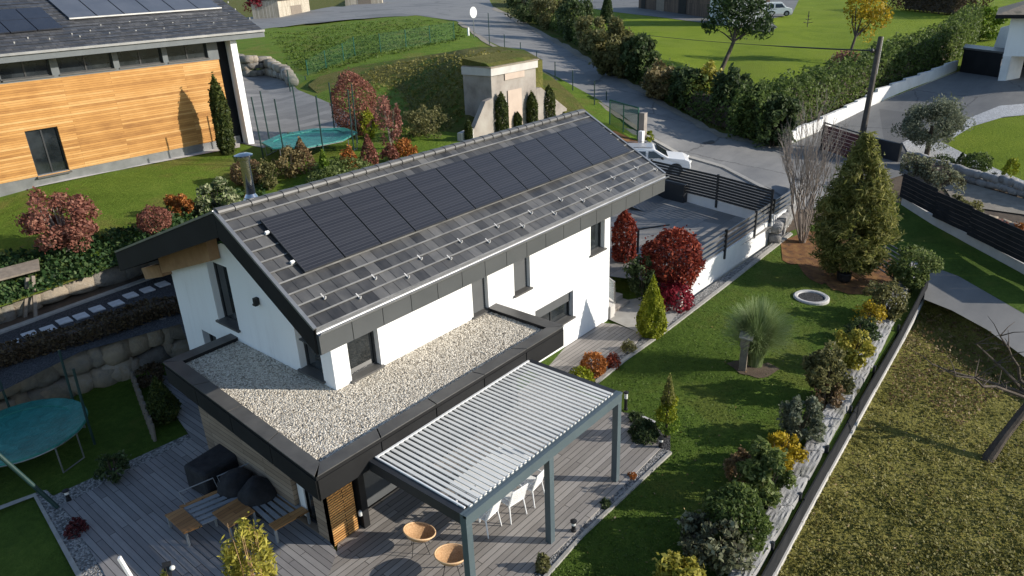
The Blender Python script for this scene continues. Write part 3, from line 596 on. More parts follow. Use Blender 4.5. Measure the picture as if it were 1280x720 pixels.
def window(f, h, D, parent, shut=0.0, mull=1, sillout=.07, blind=None, name='window', frame='frame'):
    a, b, c, d = h; w = .055; root = None
    mb = MB()
    for (p, q, r_, s) in ((a,b,c,c+w), (a,b,d-w,d), (a,a+w,c+w,d-w), (b-w,b,c+w,d-w)):
        mb.hexa([f(p,r_,D-.06), f(q,r_,D-.06), f(q,r_,D), f(p,r_,D), f(p,s,D-.06), f(q,s,D-.06), f(q,s,D), f(p,s,D)])
    for i in range(1, mull):
        x = a+(b-a)*i/mull; mb.hexa([f(x-.03,c+w,D-.058), f(x+.03,c+w,D-.058), f(x+.03,c+w,D-.002), f(x-.03,c+w,D-.002), f(x-.03,d-w,D-.058), f(x+.03,d-w,D-.058), f(x+.03,d-w,D-.002), f(x-.03,d-w,D-.002)])
    fr = mb.build(name, frame, parent)
    g = MB(); g.add([f(a+w,c+w,D-.03), f(b-w,c+w,D-.03), f(b-w,d-w,D-.03), f(a+w,d-w,D-.03)], [(0,1,2,3)]); g.build('pane', 'glass', fr, fix=False)
    if sillout is not None:
        s = MB(); s.hexa([f(a-.06,c-.05,-sillout), f(b+.06,c-.05,-sillout), f(b+.06,c-.02,D-.07), f(a-.06,c-.02,D-.07), f(a-.06,c-.015,-sillout), f(b+.06,c-.015,-sillout), f(b+.06,c+.012,D-.07), f(a-.06,c+.012,D-.07)]) if False else s.hexa([f(a-.05,c-.05,-sillout), f(b+.05,c-.05,-sillout), f(b+.05,c-.05,D-.062), f(a-.05,c-.05,D-.062), f(a-.05,c+.004,-sillout), f(b+.05,c+.004,-sillout), f(b+.05,c+.02,D-.062), f(a-.05,c+.02,D-.062)])
        s.build('sill', 'capping', fr)
    if shut:
        s = MB(); z = d; k = d-(d-c)*shut
        while z > k+.02:
            s.hexa([f(a+.02,z-.055,D-.11), f(b-.02,z-.055,D-.11), f(b-.02,z-.055,D-.065), f(a+.02,z-.055,D-.065), f(a+.02,z-.008,D-.085), f(b-.02,z-.008,D-.085), f(b-.02,z-.008,D-.065), f(a+.02,z-.008,D-.065)]); z -= .055
        s.build('shutter', 'shutter_dark', fr)
    return fr
fF = lambda u, z, d: (u, YW+d, z)                     # front wall
fG = lambda u, z, d: (XG+d, u, z)                     # gable wall facing the camera's left
fE = lambda u, z, d: (XR-d, u, z)
# front wall openings: x0, x1, z0, z1
HF = [(-3.62,-2.72,2.80,4.15), (.56,1.20,2.80,4.25), (2.32,3.06,2.80,4.10), (6.22,7.06,2.82,4.12), (3.25,5.24,.98,1.93)]
HG = [(5.41,6.33,2.86,4.2), (8.98,10.02,3.12,4.88), (10.42,11.2,1.9,2.48)]
gtop = lambda y: min(4.55+(y-YW)*.66, 5.52) if y < 9 else 5.52-(y-9)*.4
mb = MB()
holed(mb, fF, XG, XR, -.2, {'f': lambda u: 4.5}, HF, .24)
holed(mb, fG, YW, YB, -.2, {'f': gtop, 'at': [6.44, 9.0]}, HG, .26)
holed(mb, fE, YW, YB, -.2, {'f': gtop, 'at': [6.44, 9.0]}, [], .2)
mb.add([(XG,YB,-.2), (XR,YB,-.2), (XR,YB,4.2), (XG,YB,4.2)], [(0,1,2,3)])
wall = mb.build('wall', 'render', house, fix=False)
window(fF, HF[0], .22, house, 0, 1)
window(fF, HF[1], .22, house, 1.0, 1)
window(fF, HF[2], .22, house, .97, 1)
window(fF, HF[3], .22, house, 0, 1)
window(fF, HF[4], .22, house, .42, 2)
window(fG, HG[0], .24, house, 0, 1)
window(fG, HG[1], .24, house, 0, 1)
window(fG, HG[2], .24, house, 0, 1)
MB().box((-3.35, 5.34, 3.5), (.16,.05,1.2)).build('curtain', 'white_metal', house)
# pine boards under the rear overhang
mb = MB(); mb.hexa([(-4.36,9.15,5.10), (-4.09,9.15,5.10), (-4.09,12.2,4.06), (-4.36,12.2,4.06), (-4.36,9.15,5.75), (-4.09,9.15,5.75), (-4.09,12.2,4.72), (-4.36,12.2,4.72)][:8])
mb.box((-4.2, 12.9, 3.92), (.3, 1.3, .34), rx=-.3); mb.build('roof_beam', 'soffit', house)
# roof: stepped tile courses on both slopes
def slope(name, a0, a1, b0, b1, rows, mat, lift=.022, th=.035):
    """a = ridge end points, b = eave end points"""
    mb = MB(); uvs = []; L = np.linalg.norm(a1-a0); H = np.linalg.norm(b0-a0)
    nrm = np.cross(b0-a0, a1-a0); nrm /= np.linalg.norm(nrm); nrm = nrm if nrm[2] > 0 else -nrm
    for i in range(rows):
        t0, t1 = i/rows, (i+1)/rows; p0, p1 = lerp(a0,b0,t0), lerp(a1,b1,t0); q0, q1 = lerp(a0,b0,t1), lerp(a1,b1,t1)
        mb.add([p0+nrm*.004, p1+nrm*.004, q1+nrm*(lift+.004), q0+nrm*(lift+.004), q0+nrm*.002, q1+nrm*.002], [(0,1,2,3), (3,2,5,4)])
        v0, v1 = (rows-i)*.335, (rows-i-1)*.335; off = (i % 2)*.0
        uvs += [(0,v0),(L,v0),(L,v1+.002),(0,v1+.002), (0,v1+.06),(L,v1+.06),(L,v1+.05),(0,v1+.05)]
    o = mb.build(name, mat, house, fix=False)
    uv = o.data.uv_layers.new(name='UVMap'); k = 0
    for p in o.data.polygons:
        for j in p.loop_indices: uv.data[j].uv = uvs[k]; k += 1
    bm = bmesh.new(); bm.from_mesh(o.data); 
    for f in bm.faces:
        if f.normal.z < 0: f.normal_flip()
    bm.to_mesh(o.data); bm.free(); return o, nrm
roof, RN = slope('roof', R0, R1, E0, E1, 11, M['tile'])
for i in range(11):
    a, b = lerp(R0,E0,(i+1)/11), lerp(R1,E1,(i+1)/11); MB().beam(a+RN*.026, b+RN*.026, .034, .014, RN).build('edge_sheen', 'tile_sheen', house)  # added strips, the sheen of the course edges is put into their colour
roof2, RN2 = slope('rear_roof', R0, R1, B0, B1, 19, M['tile'])
mb = MB(); th = np.array([0, 0, -.24])
mb.hexa([R0+th, R1+th, E1+th+[0,.05,0], E0+th+[0,.05,0], R0-[0,0,.02], R1-[0,0,.02], E1-[0,-.02,.02], E0-[0,-.02,.02]]); mb.hexa([B0+th, B1+th, R1+th, R0+th, B0-[0,0,.02], B1-[0,0,.02], R1-[0,0,.02], R0-[0,0,.02]])
mb.build('roof_deck', 'soffit', house)
# anthracite fascia along the eave in separate sheets, dark bargeboards on the gables
FH = .59
mb = MB(); n_ = 17
mb.hexa([E0+[0,-.02,-FH], E1+[0,-.02,-FH], E1+[0,.06,-FH], E0+[0,.06,-FH], E0+[0,-.02,-.02], E1+[0,-.02,-.02], E1+[0,.06,-.02], E0+[0,.06,-.02]])
for i in range(n_):
    a, b = lerp(E0,E1,i/n_+.0006), lerp(E0,E1,(i+1)/n_-.0006)
    mb.hexa([a+[0,-.045,-FH+.01], b+[0,-.045,-FH+.01], b+[0,-.02,-FH+.01], a+[0,-.02,-FH+.01], a+[0,-.045,-.10], b+[0,-.045,-.10], b+[0,-.02,-.10], a+[0,-.02,-.10]])
mb.build('fascia', 'fascia', house)
mb = MB(); mb.hexa([E0+[.1,.02,-FH], E1+[-.1,.02,-FH], np.array([E1[0]-.1, YW+.02, 4.36]), np.array([E0[0]+.1, YW+.02, 4.36]), E0+[.1,.02,-FH+.03], E1+[-.1,.02,-FH+.03], np.array([E1[0]-.1, YW+.02, 4.39]), np.array([E0[0]+.1, YW+.02, 4.39])]); mb.build('eave_soffit', 'fascia', house)
def board(mb, a, b, h, x0, x1):
    mb.hexa([a+[x0,0,-h], b+[x0,0,-h], b+[x1,0,-h], a+[x1,0,-h], a+[x0,0,.01], b+[x0,0,.01], b+[x1,0,.01], a+[x1,0,.01]])
mb = MB()
board(mb, R0, B0, .56, -.05, .05); board(mb, R0+[0,.0,0], E0+[0,.04,0], .58, -.046, .06)
board(mb, R1, B1, .56, -.05, .05); board(mb, R1, E1+[0,.04,0], .58, -.06, .046)
mb.hexa([B0+[0,-.02,-.56], B1+[0,-.02,-.56], B1+[0,.05,-.56], B0+[0,.05,-.56], B0+[0,-.02,.01], B1+[0,-.02,.01], B1+[0,.05,.01], B0+[0,.05,.01]])
mb.build('bargeboard', 'fascia_dark', house)
for a, b, x in ((R0,E0,-.03), (R1,E1,.03), (R0,B0,-.03), (R1,B1,.03)):
    d = np.array([x,0,0]); MB().beam(a+d+RN*.03, b+d+RN*.03, .085, .05, RN).build('verge_trim', 'gutter', house)
# ridge tiles
mb = MB(); k = 34; ax = (R1-R0)/np.linalg.norm(R1-R0)
for i in range(k):
    a, b = lerp(R0,R1,i/k), lerp(R0,R1,(i+1.06)/k); pts = []
    for p, rr_ in ((a, .125), (b, .105)): pts += [p + np.array([0, math.cos(t)*rr_*1.15, math.sin(t)*rr_*.8-.01]) for t in np.linspace(-.35, math.pi+.35, 9)]
    mb.add(pts, [(j, j+1, 10+j, 9+j) for j in range(8)] + [tuple(range(9)), tuple(range(9,18))[::-1]])
mb.build('ridge_cap', 'capping', house, smooth=False)
# gutter
mb = MB(); g0, g1 = E0+[-.02,-.10,-.04], E1+[.02,-.10,-.04]; pts = []
for p in (g0, g1): pts += [p+np.array([0, math.cos(t)*.075, math.sin(t)*.075]) for t in np.linspace(math.pi, 2*math.pi, 9)]
mb.add(pts, [(j, j+1, 10+j, 9+j) for j in range(8)]); mb.beam(g0+[0,-.075,0], g1+[0,-.075,0], .02, .02); mb.beam(g0+[0,.07,.03], g1+[0,.07,.03], .02, .05)
mb.build('gutter', 'gutter', house, fix=False)
# point on the front slope: u along the ridge, s down the slope
UX = (R1-R0)/np.linalg.norm(R1-R0); VS = np.cross(RN, UX); VS = VS if VS[2] < 0 else -VS
def RP(u, s, lift=0.0): return R0 + UX*u + VS*s + RN*lift
# solar panels
bnd = [.656, 1.735, 2.80, 3.88, 4.97, 6.06, 7.16, 8.26, 9.37, 10.48, 11.6, 12.70, 13.88]
for i in range(12):
    a, b = bnd[i]+.016, bnd[i+1]-.016; q = .020*i/12
    s0, s1 = .632+.03*i/12, 2.32+.025*i/12; mb = MB()
    mb.hexa([RP(a,s1,.075), RP(b,s1,.075), RP(b,s0,.075), RP(a,s0,.075), RP(a,s1,.115), RP(b,s1,.115), RP(b,s0,.115), RP(a,s0,.115)])
    p = mb.build('solar_panel', 'anth', house)
    mb = MB(); e = .014; mb.add([RP(a+e,s1-e,.118), RP(b-e,s1-e,.118), RP(b-e,s0+e,.118), RP(a+e,s0+e,.118)], [(0,1,2,3)])
    g = mb.build('cell_grid', 'solar', p, fix=False); uv = g.data.uv_layers.new(name='UVMap'); W_, H_ = b-a-2*e, s1-s0-2*e
    for j, c in zip(g.data.polygons[0].loop_indices, ((0,0),(W_,0),(W_,H_),(0,H_))): uv.data[j].uv = c
for s in (1.0, 1.95): MB().beam(RP(.60,s,.055), RP(13.93,s,.055), .045, .04, RN).build('mounting_rail', 'gutter', house)
for s in (1.0, 1.95): MB().beam(RP(.57,s,.075), RP(.66,s,.075), .06, .06, RN).build('rail_end', 'white_metal', house)
# snow hooks in two rows
def onroof(px, py):
    v = ray(px, py); P = CAM + v*(((R0-CAM)@RN)/(v@RN)) - R0; return P@UX, P@VS
for row in ([(404.6,373),(468,348.6),(525,324),(575,303),(621,284),(663,267),(700.6,251),(735,237),(766,223.5),(795,211)], [(448.6,372.6),(509,347),(562,324),(610,303),(653,284),(692.6,268),(728,252),(761,238.5),(791,226),(819,213.5)]):
    for q in row:
        u, s = onroof(*q); mb = MB(); mb.hexa([RP(u-.015,s+.05,.02), RP(u+.015,s+.05,.02), RP(u+.015,s-.12,.02), RP(u-.015,s-.12,.02), RP(u-.015,s+.05,.033), RP(u+.015,s+.05,.033), RP(u+.015,s-.12,.033), RP(u-.015,s-.12,.033)])
        mb.hexa([RP(u-.03,s+.05,.03), RP(u+.03,s+.05,.03), RP(u+.03,s+.015,.03), RP(u-.03,s+.015,.03), RP(u-.016,s+.045,.10), RP(u+.013,s+.045,.10), RP(u+.010,s+.025,.10), RP(u-.010,s+.025,.10)])
        mb.build('snow_guard', 'slab', house)
# stainless flue
P = U(314.5,249,6.75); mb = MB(); mb.lathe(P-[0,0,.3], [(.17,0),(.16,.36),(.11,.44),(.115,.46),(.115,1.22),(.09,1.22)], 20); mb.lathe(P+[0,0,.92], [(.14,0),(.145,.02),(.145,.09),(.20,.10),(.21,.13),(.10,.17)], 20)
fl = mb.build('chimney', 'steel', house, smooth=True); fl.modifiers.new('edge', 'EDGE_SPLIT')
MB().lathe(P-[0,0,.3], [(.21,.02),(.19,.30),(.12,.40)], 16).build('chimney_collar', 'white_metal', house, smooth=True)
mb = MB(); mb.box((XG-.06, 7.72, 4.30), (.12,.12,.18)); mb.box((XG-.09, 7.72, 4.22), (.1,.14,.05)); mb.build('wall_lamp', 'black', house, bevel=.01)

# ---- flat gravel roofed extension
A0, A1, A2 = U(395,596,2.85), U(704,408,2.85), U(205,453,2.85)
a0, a1, a2 = Vv(A0), Vv(A1), Vv(A2); a4 = Vv((XG, A2[1]+.03, 2.85)); a3 = Vv((A1[0]+.02, YW, 2.85))
PW = .30
in2 = a2+Vv((PW,-PW,0)); in0 = a0+Vv((PW,PW,0)); in1 = a1+Vv((-PW,PW,0)); in4 = a4+Vv((0,-PW,0)); in3 = a3+Vv((-PW,0,0))
out = [a4,a2,a0,a1,a3]; inn = [in4,in2,in0,in1,in3]; HA = .57
mb = MB(); mc = MB()
for i in range(4):
    o0, o1, i0, i1 = out[i], out[i+1], inn[i], inn[i+1]; dz = Vv((0,0,-HA)); dg = Vv((0,0,-.14))
    mb.add([o0+dz, o1+dz, o1, o0], [(0,1,2,3)]); mb.add([i0+dz, i1+dz, o1+dz, o0+dz], [(0,1,2,3)]); mb.add([i0, i1, i1+dg, i0+dg], [(0,1,2,3)])
    up = Vv((0,0,.022)); d = (o1-o0).normalized(); L = (o1-o0).length; k = max(1, round(L/1.55)); nout = (o0-i0); nout = Vv((d.y,-d.x,0)); nout = nout if nout.dot((o0+o1)/2-(i0+i1)/2) > 0 else -nout; nout.normalize()
    for j in range(k):
        t0, t1 = j/k+.002, (j+1)/k-.002; oo0, oo1, ii0, ii1 = o0.lerp(o1,t0), o0.lerp(o1,t1), i0.lerp(i1,t0), i0.lerp(i1,t1)
        mc.hexa([oo0+nout*.03, oo1+nout*.03, ii1-nout*.015, ii0-nout*.015, oo0+nout*.03+up, oo1+nout*.03+up, ii1-nout*.015+up*.3, ii0-nout*.015+up*.3])
        mb.hexa([oo0+dz*.98, oo1+dz*.98, oo1+nout*.02+dz*.98, oo0+nout*.02+dz*.98, oo0-Vv((0,0,.1)), oo1-Vv((0,0,.1)), oo1+nout*.02-Vv((0,0,.1)), oo0+nout*.02-Vv((0,0,.1))])
mb.build('parapet', 'fascia_dark', house, fix=False); mc.build('parapet_cap', 'capping', house)
mb = MB(); g = Vv((0,0,-.12)); cc = Vv((XG,YW,2.85)); mb.prism([in4+g, in2+g, in0+g, in1+g, in3+g, cc+g], (0,0,-.42)); mb.build('extension_roof', 'fascia', house)
# gravel layer with loose stones
def grid_fill(mb, poly, step, z, amp):
    xs = [p.x for p in poly]; ys = [p.y for p in poly]; pts = [Vector((p.x, p.y)) for p in poly]; n = len(pts)
    def ins(x, y):
        c = False
        for i in range(n):
            p, q = pts[i], pts[i-1]
            if (p.y > y) != (q.y > y) and x < (q.x-p.x)*(y-p.y)/(q.y-p.y)+p.x: c = not c
        return c
    x = min(xs)+step/2
    while x < max(xs):
        y = min(ys)+step/2
        while y < max(ys):
            if ins(x, y): pts.append(Vector((x+random.uniform(-.3,.3)*step, y+random.uniform(-.3,.3)*step)))
            y += step
        x += step
    r = delaunay_2d_cdt(pts, [], [list(range(n))], 1, 1e-5)
    mb.add([(p.x, p.y, z+random.uniform(-amp, amp)) for p in r[0]], [tuple(f) for f in r[2]])
gp = [in4, in2, in0, in1, in3, cc]
mb = MB(); grid_fill(mb, gp, .16, 2.745, .014); gr = mb.build('gravel', 'roofgravel', house, fix=False, smooth=True)
bm = bmesh.new(); bm.from_mesh(gr.data)
for f in bm.faces:
    if f.normal.z < 0: f.normal_flip()
bm.to_mesh(gr.data); bm.free()
def inpoly(poly, x, y):
    c = False; n = len(poly)
    for i in range(n):
        p, q = poly[i], poly[i-1]
        if (p[1] > y) != (q[1] > y) and x < (q[0]-p[0])*(y-p[1])/(q[1]-p[1])+p[0]: c = not c
    return c
leaf_dummy = None
m, n, l, b = nt('loose_pebble'); g_ = n.new('ShaderNodeNewGeometry'); rr = ramp(n, [(.20,.17,.13), (.44,.395,.325), (.60,.545,.455), (.74,.69,.60)], .0, 1); l.new(g_.outputs['Random Per Island'], rr.inputs[0]); l.new(rr.outputs[0], b.inputs['Base Color']); b.inputs['Roughness'].default_value = .8; M['loose'] = m
def pebbles(name, poly, z, n, size, mat, parent):
    ico = MB().blob((0,0,0), (1,1,1), 1, .0); V0 = np.array(ico.v); F0 = np.array(ico.f); Vs = []; Fs = []; xs = [p[0] for p in poly]; ys = [p[1] for p in poly]; k = 0
    while k < n:
        x, y = RNG.uniform(min(xs), max(xs)), RNG.uniform(min(ys), max(ys))
        if not inpoly(poly, x, y): continue
        s = size*RNG.uniform(.6, 1.5); A = unit(RNG.normal(size=(3,3))); sc = np.array([1.5, 1.0, .55])*s; a = RNG.uniform(0, 6.28); R = np.array([[math.cos(a),-math.sin(a),0],[math.sin(a),math.cos(a),0],[0,0,1]])
        tl = RNG.uniform(-.5,.5); T = np.array([[1,0,0],[0,math.cos(tl),-math.sin(tl)],[0,math.sin(tl),math.cos(tl)]])
        Vs.append((V0*sc)@T.T@R.T + np.array([x, y, z(x, y) if callable(z) else z])); Fs.append(F0+k*len(V0)); k += 1
    return meshnp(name, np.concatenate(Vs), np.concatenate(Fs), mat, parent, WL[parent.name] if parent else (0,0,0), k=3)
pb = pebbles('loose_gravel', [(p.x, p.y) for p in gp], 2.750, 34000, .017, M['loose'], house); pb['kind'] = 'stuff'
# extension walls
AX0, AY0, AX1, AY1 = -5.58, 3.64, A1[0]-.35, A2[1]-.5
fA = lambda u, z, d: (u, AY0+d, z); fL = lambda u, z, d: (AX0+d, u, z)
mb = MB(); holed(mb, fL, AY0+.02, AY1, -.05, {'f': lambda u: 2.35}, [(4.2,5.02,.06,2.15)], .22); mb.add([(AX0,AY1,-.05), (XG,AY1,-.05), (XG,AY1,2.35), (AX0,AY1,2.35)], [(0,1,2,3)])
mb.build('clad_wall', 'larch_grey', house, fix=False)
window(fL, (4.2,5.02,.06,2.15), .2, house, 0, 1, None); MB().box((AX0+.12, 4.86, 1.1), (.03,.24,1.9)).build('blind', 'white_metal', house)
MB().box(((AX0-4.92)/2, AY0+.09, 1.16), (-4.92-AX0, .18, 2.40)).build('slat_panel', 'slatwood', house)
mb = MB(); mb.box((-4.76, AY0+.03, 1.16), (.16,.30,2.4)); mb.box((-4.55, AY0+.30, 1.16), (.1,.1,2.4)); mb.build('corner_post', 'fascia_dark', house)
fT = lambda u, z, d: (u, AY0+.34+d, z)
mb = MB(); DH = [(-4.5,-2.6,.05,2.2), (-2.5,-.6,.05,2.2), (-.5,.9,.05,2.2)]
holed(mb, fT, -4.92, AX1, -.05, {'f': lambda u: 2.35}, DH, .12); mb.add([(AX1,AY0+.3,-.05), (AX1,YW,-.05), (AX1,YW,2.35), (AX1,AY0+.3,2.35)], [(0,1,2,3)]); mb.build('terrace_wall', 'fascia', house, fix=False)
for i, h in enumerate(DH): window(fT, h, .11, house, .98 if i == 0 else .5, 2, None, name='patio_door')
mb = MB(); mb.lathe((-4.86, AY0-.06, .42), [(.045,0),(.05,.02),(.05,.10),(.03,.13)], 12); mb.build('wall_light', 'light', house)

# ------------------------------------------------------------------ pergola
PL0, PL1, PW0, PHT = -5.06, 0.0, 2.60, 2.5
perg = thing('pergola', 'blue grey aluminium pergola with white louvred roof over the terrace dining set', 'pergola', (-2.5, 1.3, 0))
for x, y in ((PL0,0), (-2.6,0), (0,0)): MB().box((x, y+.0, PHT/2-.12), (.15,.15,PHT-.24)).build('post', 'bluegrey', perg, bevel=.006)
mb = MB(); mb.beam((PL0-.075,0,PHT-.12), (PL1+.075,0,PHT-.12), .15, .24); mb.beam((PL0-.075,-.05,PHT-.02), (PL1+.075,-.05,PHT-.02), .08, .06); mb.build('front_beam', 'bluegrey', perg)
mb = MB(); mb.beam((PL0,.078,PHT-.12), (PL0,PW0,PHT-.12), .14, .238); mb.beam((PL1,.078,PHT-.12), (PL1,PW0,PHT-.12), .14, .238); mb.beam((PL0+.08,PW0-.01,PHT-.12), (PL1-.08,PW0-.01,PHT-.12), .1, .236); mb.build('side_beam', 'anth', perg)
mb = MB(); mb.beam((PL0+.09,.10,PHT+.015), (PL0+.09,PW0-.02,PHT+.015), .035, .03); mb.beam((PL0+.09,PW0-.05,PHT+.016), (PL1-.06,PW0-.05,PHT+.016), .05, .03); mb.build('roof_rim', 'white_metal', perg)
mb = MB(); k = 37; p_ = (PL1-PL0-.22)/k
for i in range(k):
    x = PL0+.14+p_*(i+.5); mb.box((x, PW0/2-.02, PHT+.01), (.078, PW0-.14, .024), ry=D2R(3)); mb.box((x, .055, PHT+.0), (.06,.02,.06))
mb.build('louvre_roof', 'louvre', perg)
mb = MB()
mb.beam((PL0+.55,1.02,PHT-.03), (PL0+2.6,1.02,PHT-.03), .02, .02); mb.beam((PL0+.2,.4,PHT-.03), (PL0+.7,.4,PHT-.03), .02, .02); mb.build('tie_rod', 'louvre', perg)
MB().box((PL0+.10, .0, 2.02), (.015,.09,.30)).build('control_panel', 'white_metal', perg) if False else None
# ------------------------------------------------------------------ terrace furniture
def chair_white(loc, rz, label):
    t = thing('garden_chair', label, 'chair', (0,0,0), 'white chairs around the dining table')
    mb = MB(); mb.prism([(-.24,-.22,.43),(.24,-.22,.43),(.22,.22,.42),(-.22,.22,.42)], (0,0,.035)); mb.build('seat', 'white_metal', t, bevel=.012)
    mb = MB()
    for i in range(6): z = .50+.07*i; mb.box((0, .23+.022*i, z), (.44,.02,.052), rx=-.3)
    for x in (-.23,.23): mb.tube([(x,.20,.42),(x,.25,.60),(x,.35,.90)], .016, 8)
    mb.tube([(-.23,.35,.90),(0,.37,.92),(.23,.35,.90)], .016, 8); mb.build('backrest', 'white_metal', t)
    for x in (-1, 1):
        MB().tube([(x*.25,-.22,.66),(x*.26,.0,.675),(x*.24,.27,.66)], [.02,.022,.018], 8).build('armrest', 'white_metal', t)
        MB().tube([(x*.25,-.21,.66),(x*.24,-.22,.42),(x*.27,-.25,0)], [.018,.018,.014], 8).build('leg', 'white_metal', t)
        MB().tube([(x*.21,.20,.43),(x*.24,.27,0)], [.018,.014], 8).build('leg', 'white_metal', t)
    t.location = loc; t.rotation_euler = (0,0,rz); return t
DZ = .054
chair_white((-1.78,1.22,DZ), D2R(188), 'white garden chair beside the middle pergola post, nearest the post')
chair_white((-2.45,1.24,DZ), D2R(172), 'white garden chair in the middle of the front row under the pergola')
chair_white((-3.15,1.40,DZ), D2R(184), 'white garden chair nearest the pergola corner post, half hidden by the beam')
t = thing('dining_table', 'white rectangular dining table under the pergola louvres', 'table', (-2.2,1.98,DZ))
MB().box((-2.2,1.98,DZ+.735), (2.0,.85,.03)).build('table_top', 'white_metal', t, bevel=.006)
for x in (-.9,.9):
    for y in (-.36,.36): MB().tube([(-2.2+x,1.98+y,DZ),(-2.2+x*.95,1.98+y,DZ+.72)], [.025,.03], 8).build('leg', 'white_metal', t)
def basket_chair(px, py, z, rz, label, tilt=.5):
    P = U(px, py, z); t = thing('basket_chair', label, 'chair', (0,0,0), 'round cane basket chairs')
    R = Matrix.Rotation(-.16, 3, 'X') @ Matrix.Rotation(tilt, 3, 'Y'); c = Vv((0,0,.50))
    prof = [(.10,-.13),(.24,-.10),(.34,-.04),(.40,.03),(.42,.08)]
    mb = MB(); mb.lathe((0,0,0), prof + [(.405,.085),(.385,.045),(.325,-.02),(.23,-.075),(.09,-.105)], 28); mb.v = [tuple(c + R @ Vv(p)) for p in mb.v]; mb.build('basket', 'wicker', t, smooth=True)
    mb = MB(); mb.tube([c + R @ Vv((.425*math.cos(a),.425*math.sin(a),.085)) for a in np.linspace(0, 2*math.pi, 33)], .022, 8); mb.build('rim', 'cane', t, smooth=True)
    for a in (.7, 2.4, 3.9, 5.5):
        MB().tube([c + R @ Vv((.2*math.cos(a),.2*math.sin(a),-.10)), (.33*math.cos(a),.33*math.sin(a),0)], .010, 6).build('leg', 'black', t)
    t.location = (P[0], P[1], z); t.rotation_euler = (0,0,rz); t.scale = (.80,.80,.86)
basket_chair(526, 687, DZ, D2R(-40), 'round cane basket chair tilted towards the house, left of the pergola corner post', .22)
basket_chair(566, 716, DZ, D2R(-50), 'round cane basket chair cut by the bottom edge, partly behind the pergola corner post', .05)
# corner lounge set
def slat_sofa(name, label, pts, z=.34, back=None):
    """pts: four corners of the seat, arm at the first edge"""
    P = [Vv(U(x, y, z+DZ)) for x, y in pts]; t = thing(name, label, 'bench', ((P[0]+P[2])/2).to_tuple()[:2]+(DZ,), 'wooden armed slatted lounge benches')
    return t, P
t, P = slat_sofa('lounge_bench', 'grey slatted lounge bench with two back frames, left of the low teak table', [(206,645),(230,668),(365,612),(335,590)])
a, b, c, d = P; mb = MB(); up = Vv((0,0,.035)); e = .16
mb.prism([a, b, b.lerp(c,e), a.lerp(d,e)], up); mb.build('armrest', 'teak', t, bevel=.005)
mb = MB()
for i in range(5): k0, k1 = i/5+.02, (i+.72)/5; mb.prism([a.lerp(b,k0).lerp(d.lerp(c,k0),e+.01), a.lerp(b,k1).lerp(d.lerp(c,k1),e+.01), a.lerp(b,k1).lerp(d.lerp(c,k1),1), a.lerp(b,k0).lerp(d.lerp(c,k0),1)], up*.7)
mb.build('seat_slats', 'grey_metal', t)
MB().prism([a.lerp(d,e)+Vv((-.02,.10,0)), a.lerp(d,e), d, d+Vv((-.02,.10,0))], up).build('rear_board', 'teak', t)
for s0, s1 in ((.20,.52),(.56,.90)):
    p, q = a.lerp(d,s0)+Vv((0,.05,0)), a.lerp(d,s1)+Vv((0,.05,0)); bk = Vv((-.03,.10,.36)); MB().tube([p, p+bk, q+bk, q, p], .014, 6).build('back_frame', 'grey_metal', t)
for p in (a, b, c, d): MB().beam((p.x*.96+(a.x+c.x)/2*.04, p.y*.96+(a.y+c.y)/2*.04, DZ), (p.x*.96+(a.x+c.x)/2*.04, p.y*.96+(a.y+c.y)/2*.04, p.z), .05, .05, (0,1,0)).build('leg', 'grey_metal', t)
t, P = slat_sofa('lounge_bench', 'grey slatted lounge bench beside the clad wall, right of the low teak table', [(386,640),(344,664),(305,628),(345,612)])
a, b, c, d = P; e = .20; mb = MB(); mb.prism([a, b, b.lerp(c,e), a.lerp(d,e)], up); mb.build('armrest', 'teak', t, bevel=.005); mb = MB()
for i in range(5): k0, k1 = i/5+.02, (i+.72)/5; mb.prism([a.lerp(b,k0).lerp(d.lerp(c,k0),e+.01), a.lerp(b,k1).lerp(d.lerp(c,k1),e+.01), a.lerp(b,k1).lerp(d.lerp(c,k1),1), a.lerp(b,k0).lerp(d.lerp(c,k0),1)], up*.7)
mb.build('seat_slats', 'grey_metal', t)
p, q = a.lerp(d,.25), a.lerp(d,.85); bk = Vv((.08,.05,.36)); MB().tube([p, p+bk, q+bk, q, p], .014, 6).build('back_frame', 'grey_metal', t)
for p in (a, b, c, d): MB().beam((p.x*.96+(a.x+c.x)/2*.04, p.y*.96+(a.y+c.y)/2*.04, DZ), (p.x*.96+(a.x+c.x)/2*.04, p.y*.96+(a.y+c.y)/2*.04, p.z), .05, .05, (0,1,0)).build('leg', 'grey_metal', t)
P = [Vv(U(x, y, .36+DZ)) for x, y in ((265,642),(286,661),(319,640),(297,624))]; t = thing('coffee_table', 'low square teak coffee table between the two lounge benches', 'table', ((P[0]+P[2])/2).to_tuple()[:2]+(DZ,))
MB().prism(P, (0,0,.035)).build('table_top', 'teak', t, bevel=.005)
ctr = (P[0]+P[2])/2
for p in P: q = p.lerp(ctr,.08); MB().beam((q.x,q.y,DZ), (q.x,q.y,p.z), .045, .045, (0,1,0)).build('leg', 'grey_metal', t)
# cushions box and bean bags against the wall
Pb = U(280, 597, DZ); tag(MB().box((Pb[0], Pb[1], DZ+.36), (1.45,.85,.70), rz=D2R(8)).build('cushion_box', 'fabric_dark', bevel=.08), 'black covered cushion box beside the clad wall', 'storage box')
for (px, py, r, lab) in ((300,622,.46,'black bean bag between the slatted bench and the cushion box'), (326,634,.42,'black bean bag behind the low teak table, nearest the clad wall')):
    Pb = U(px, py, DZ); mb = MB().blob((Pb[0], Pb[1], DZ+.36), (r, r*.95, .42), 3, .22, px, 1.2); tag(mb.build('bean_bag', 'fabric_dark', smooth=True), lab, 'bean bag', 'black bean bags')
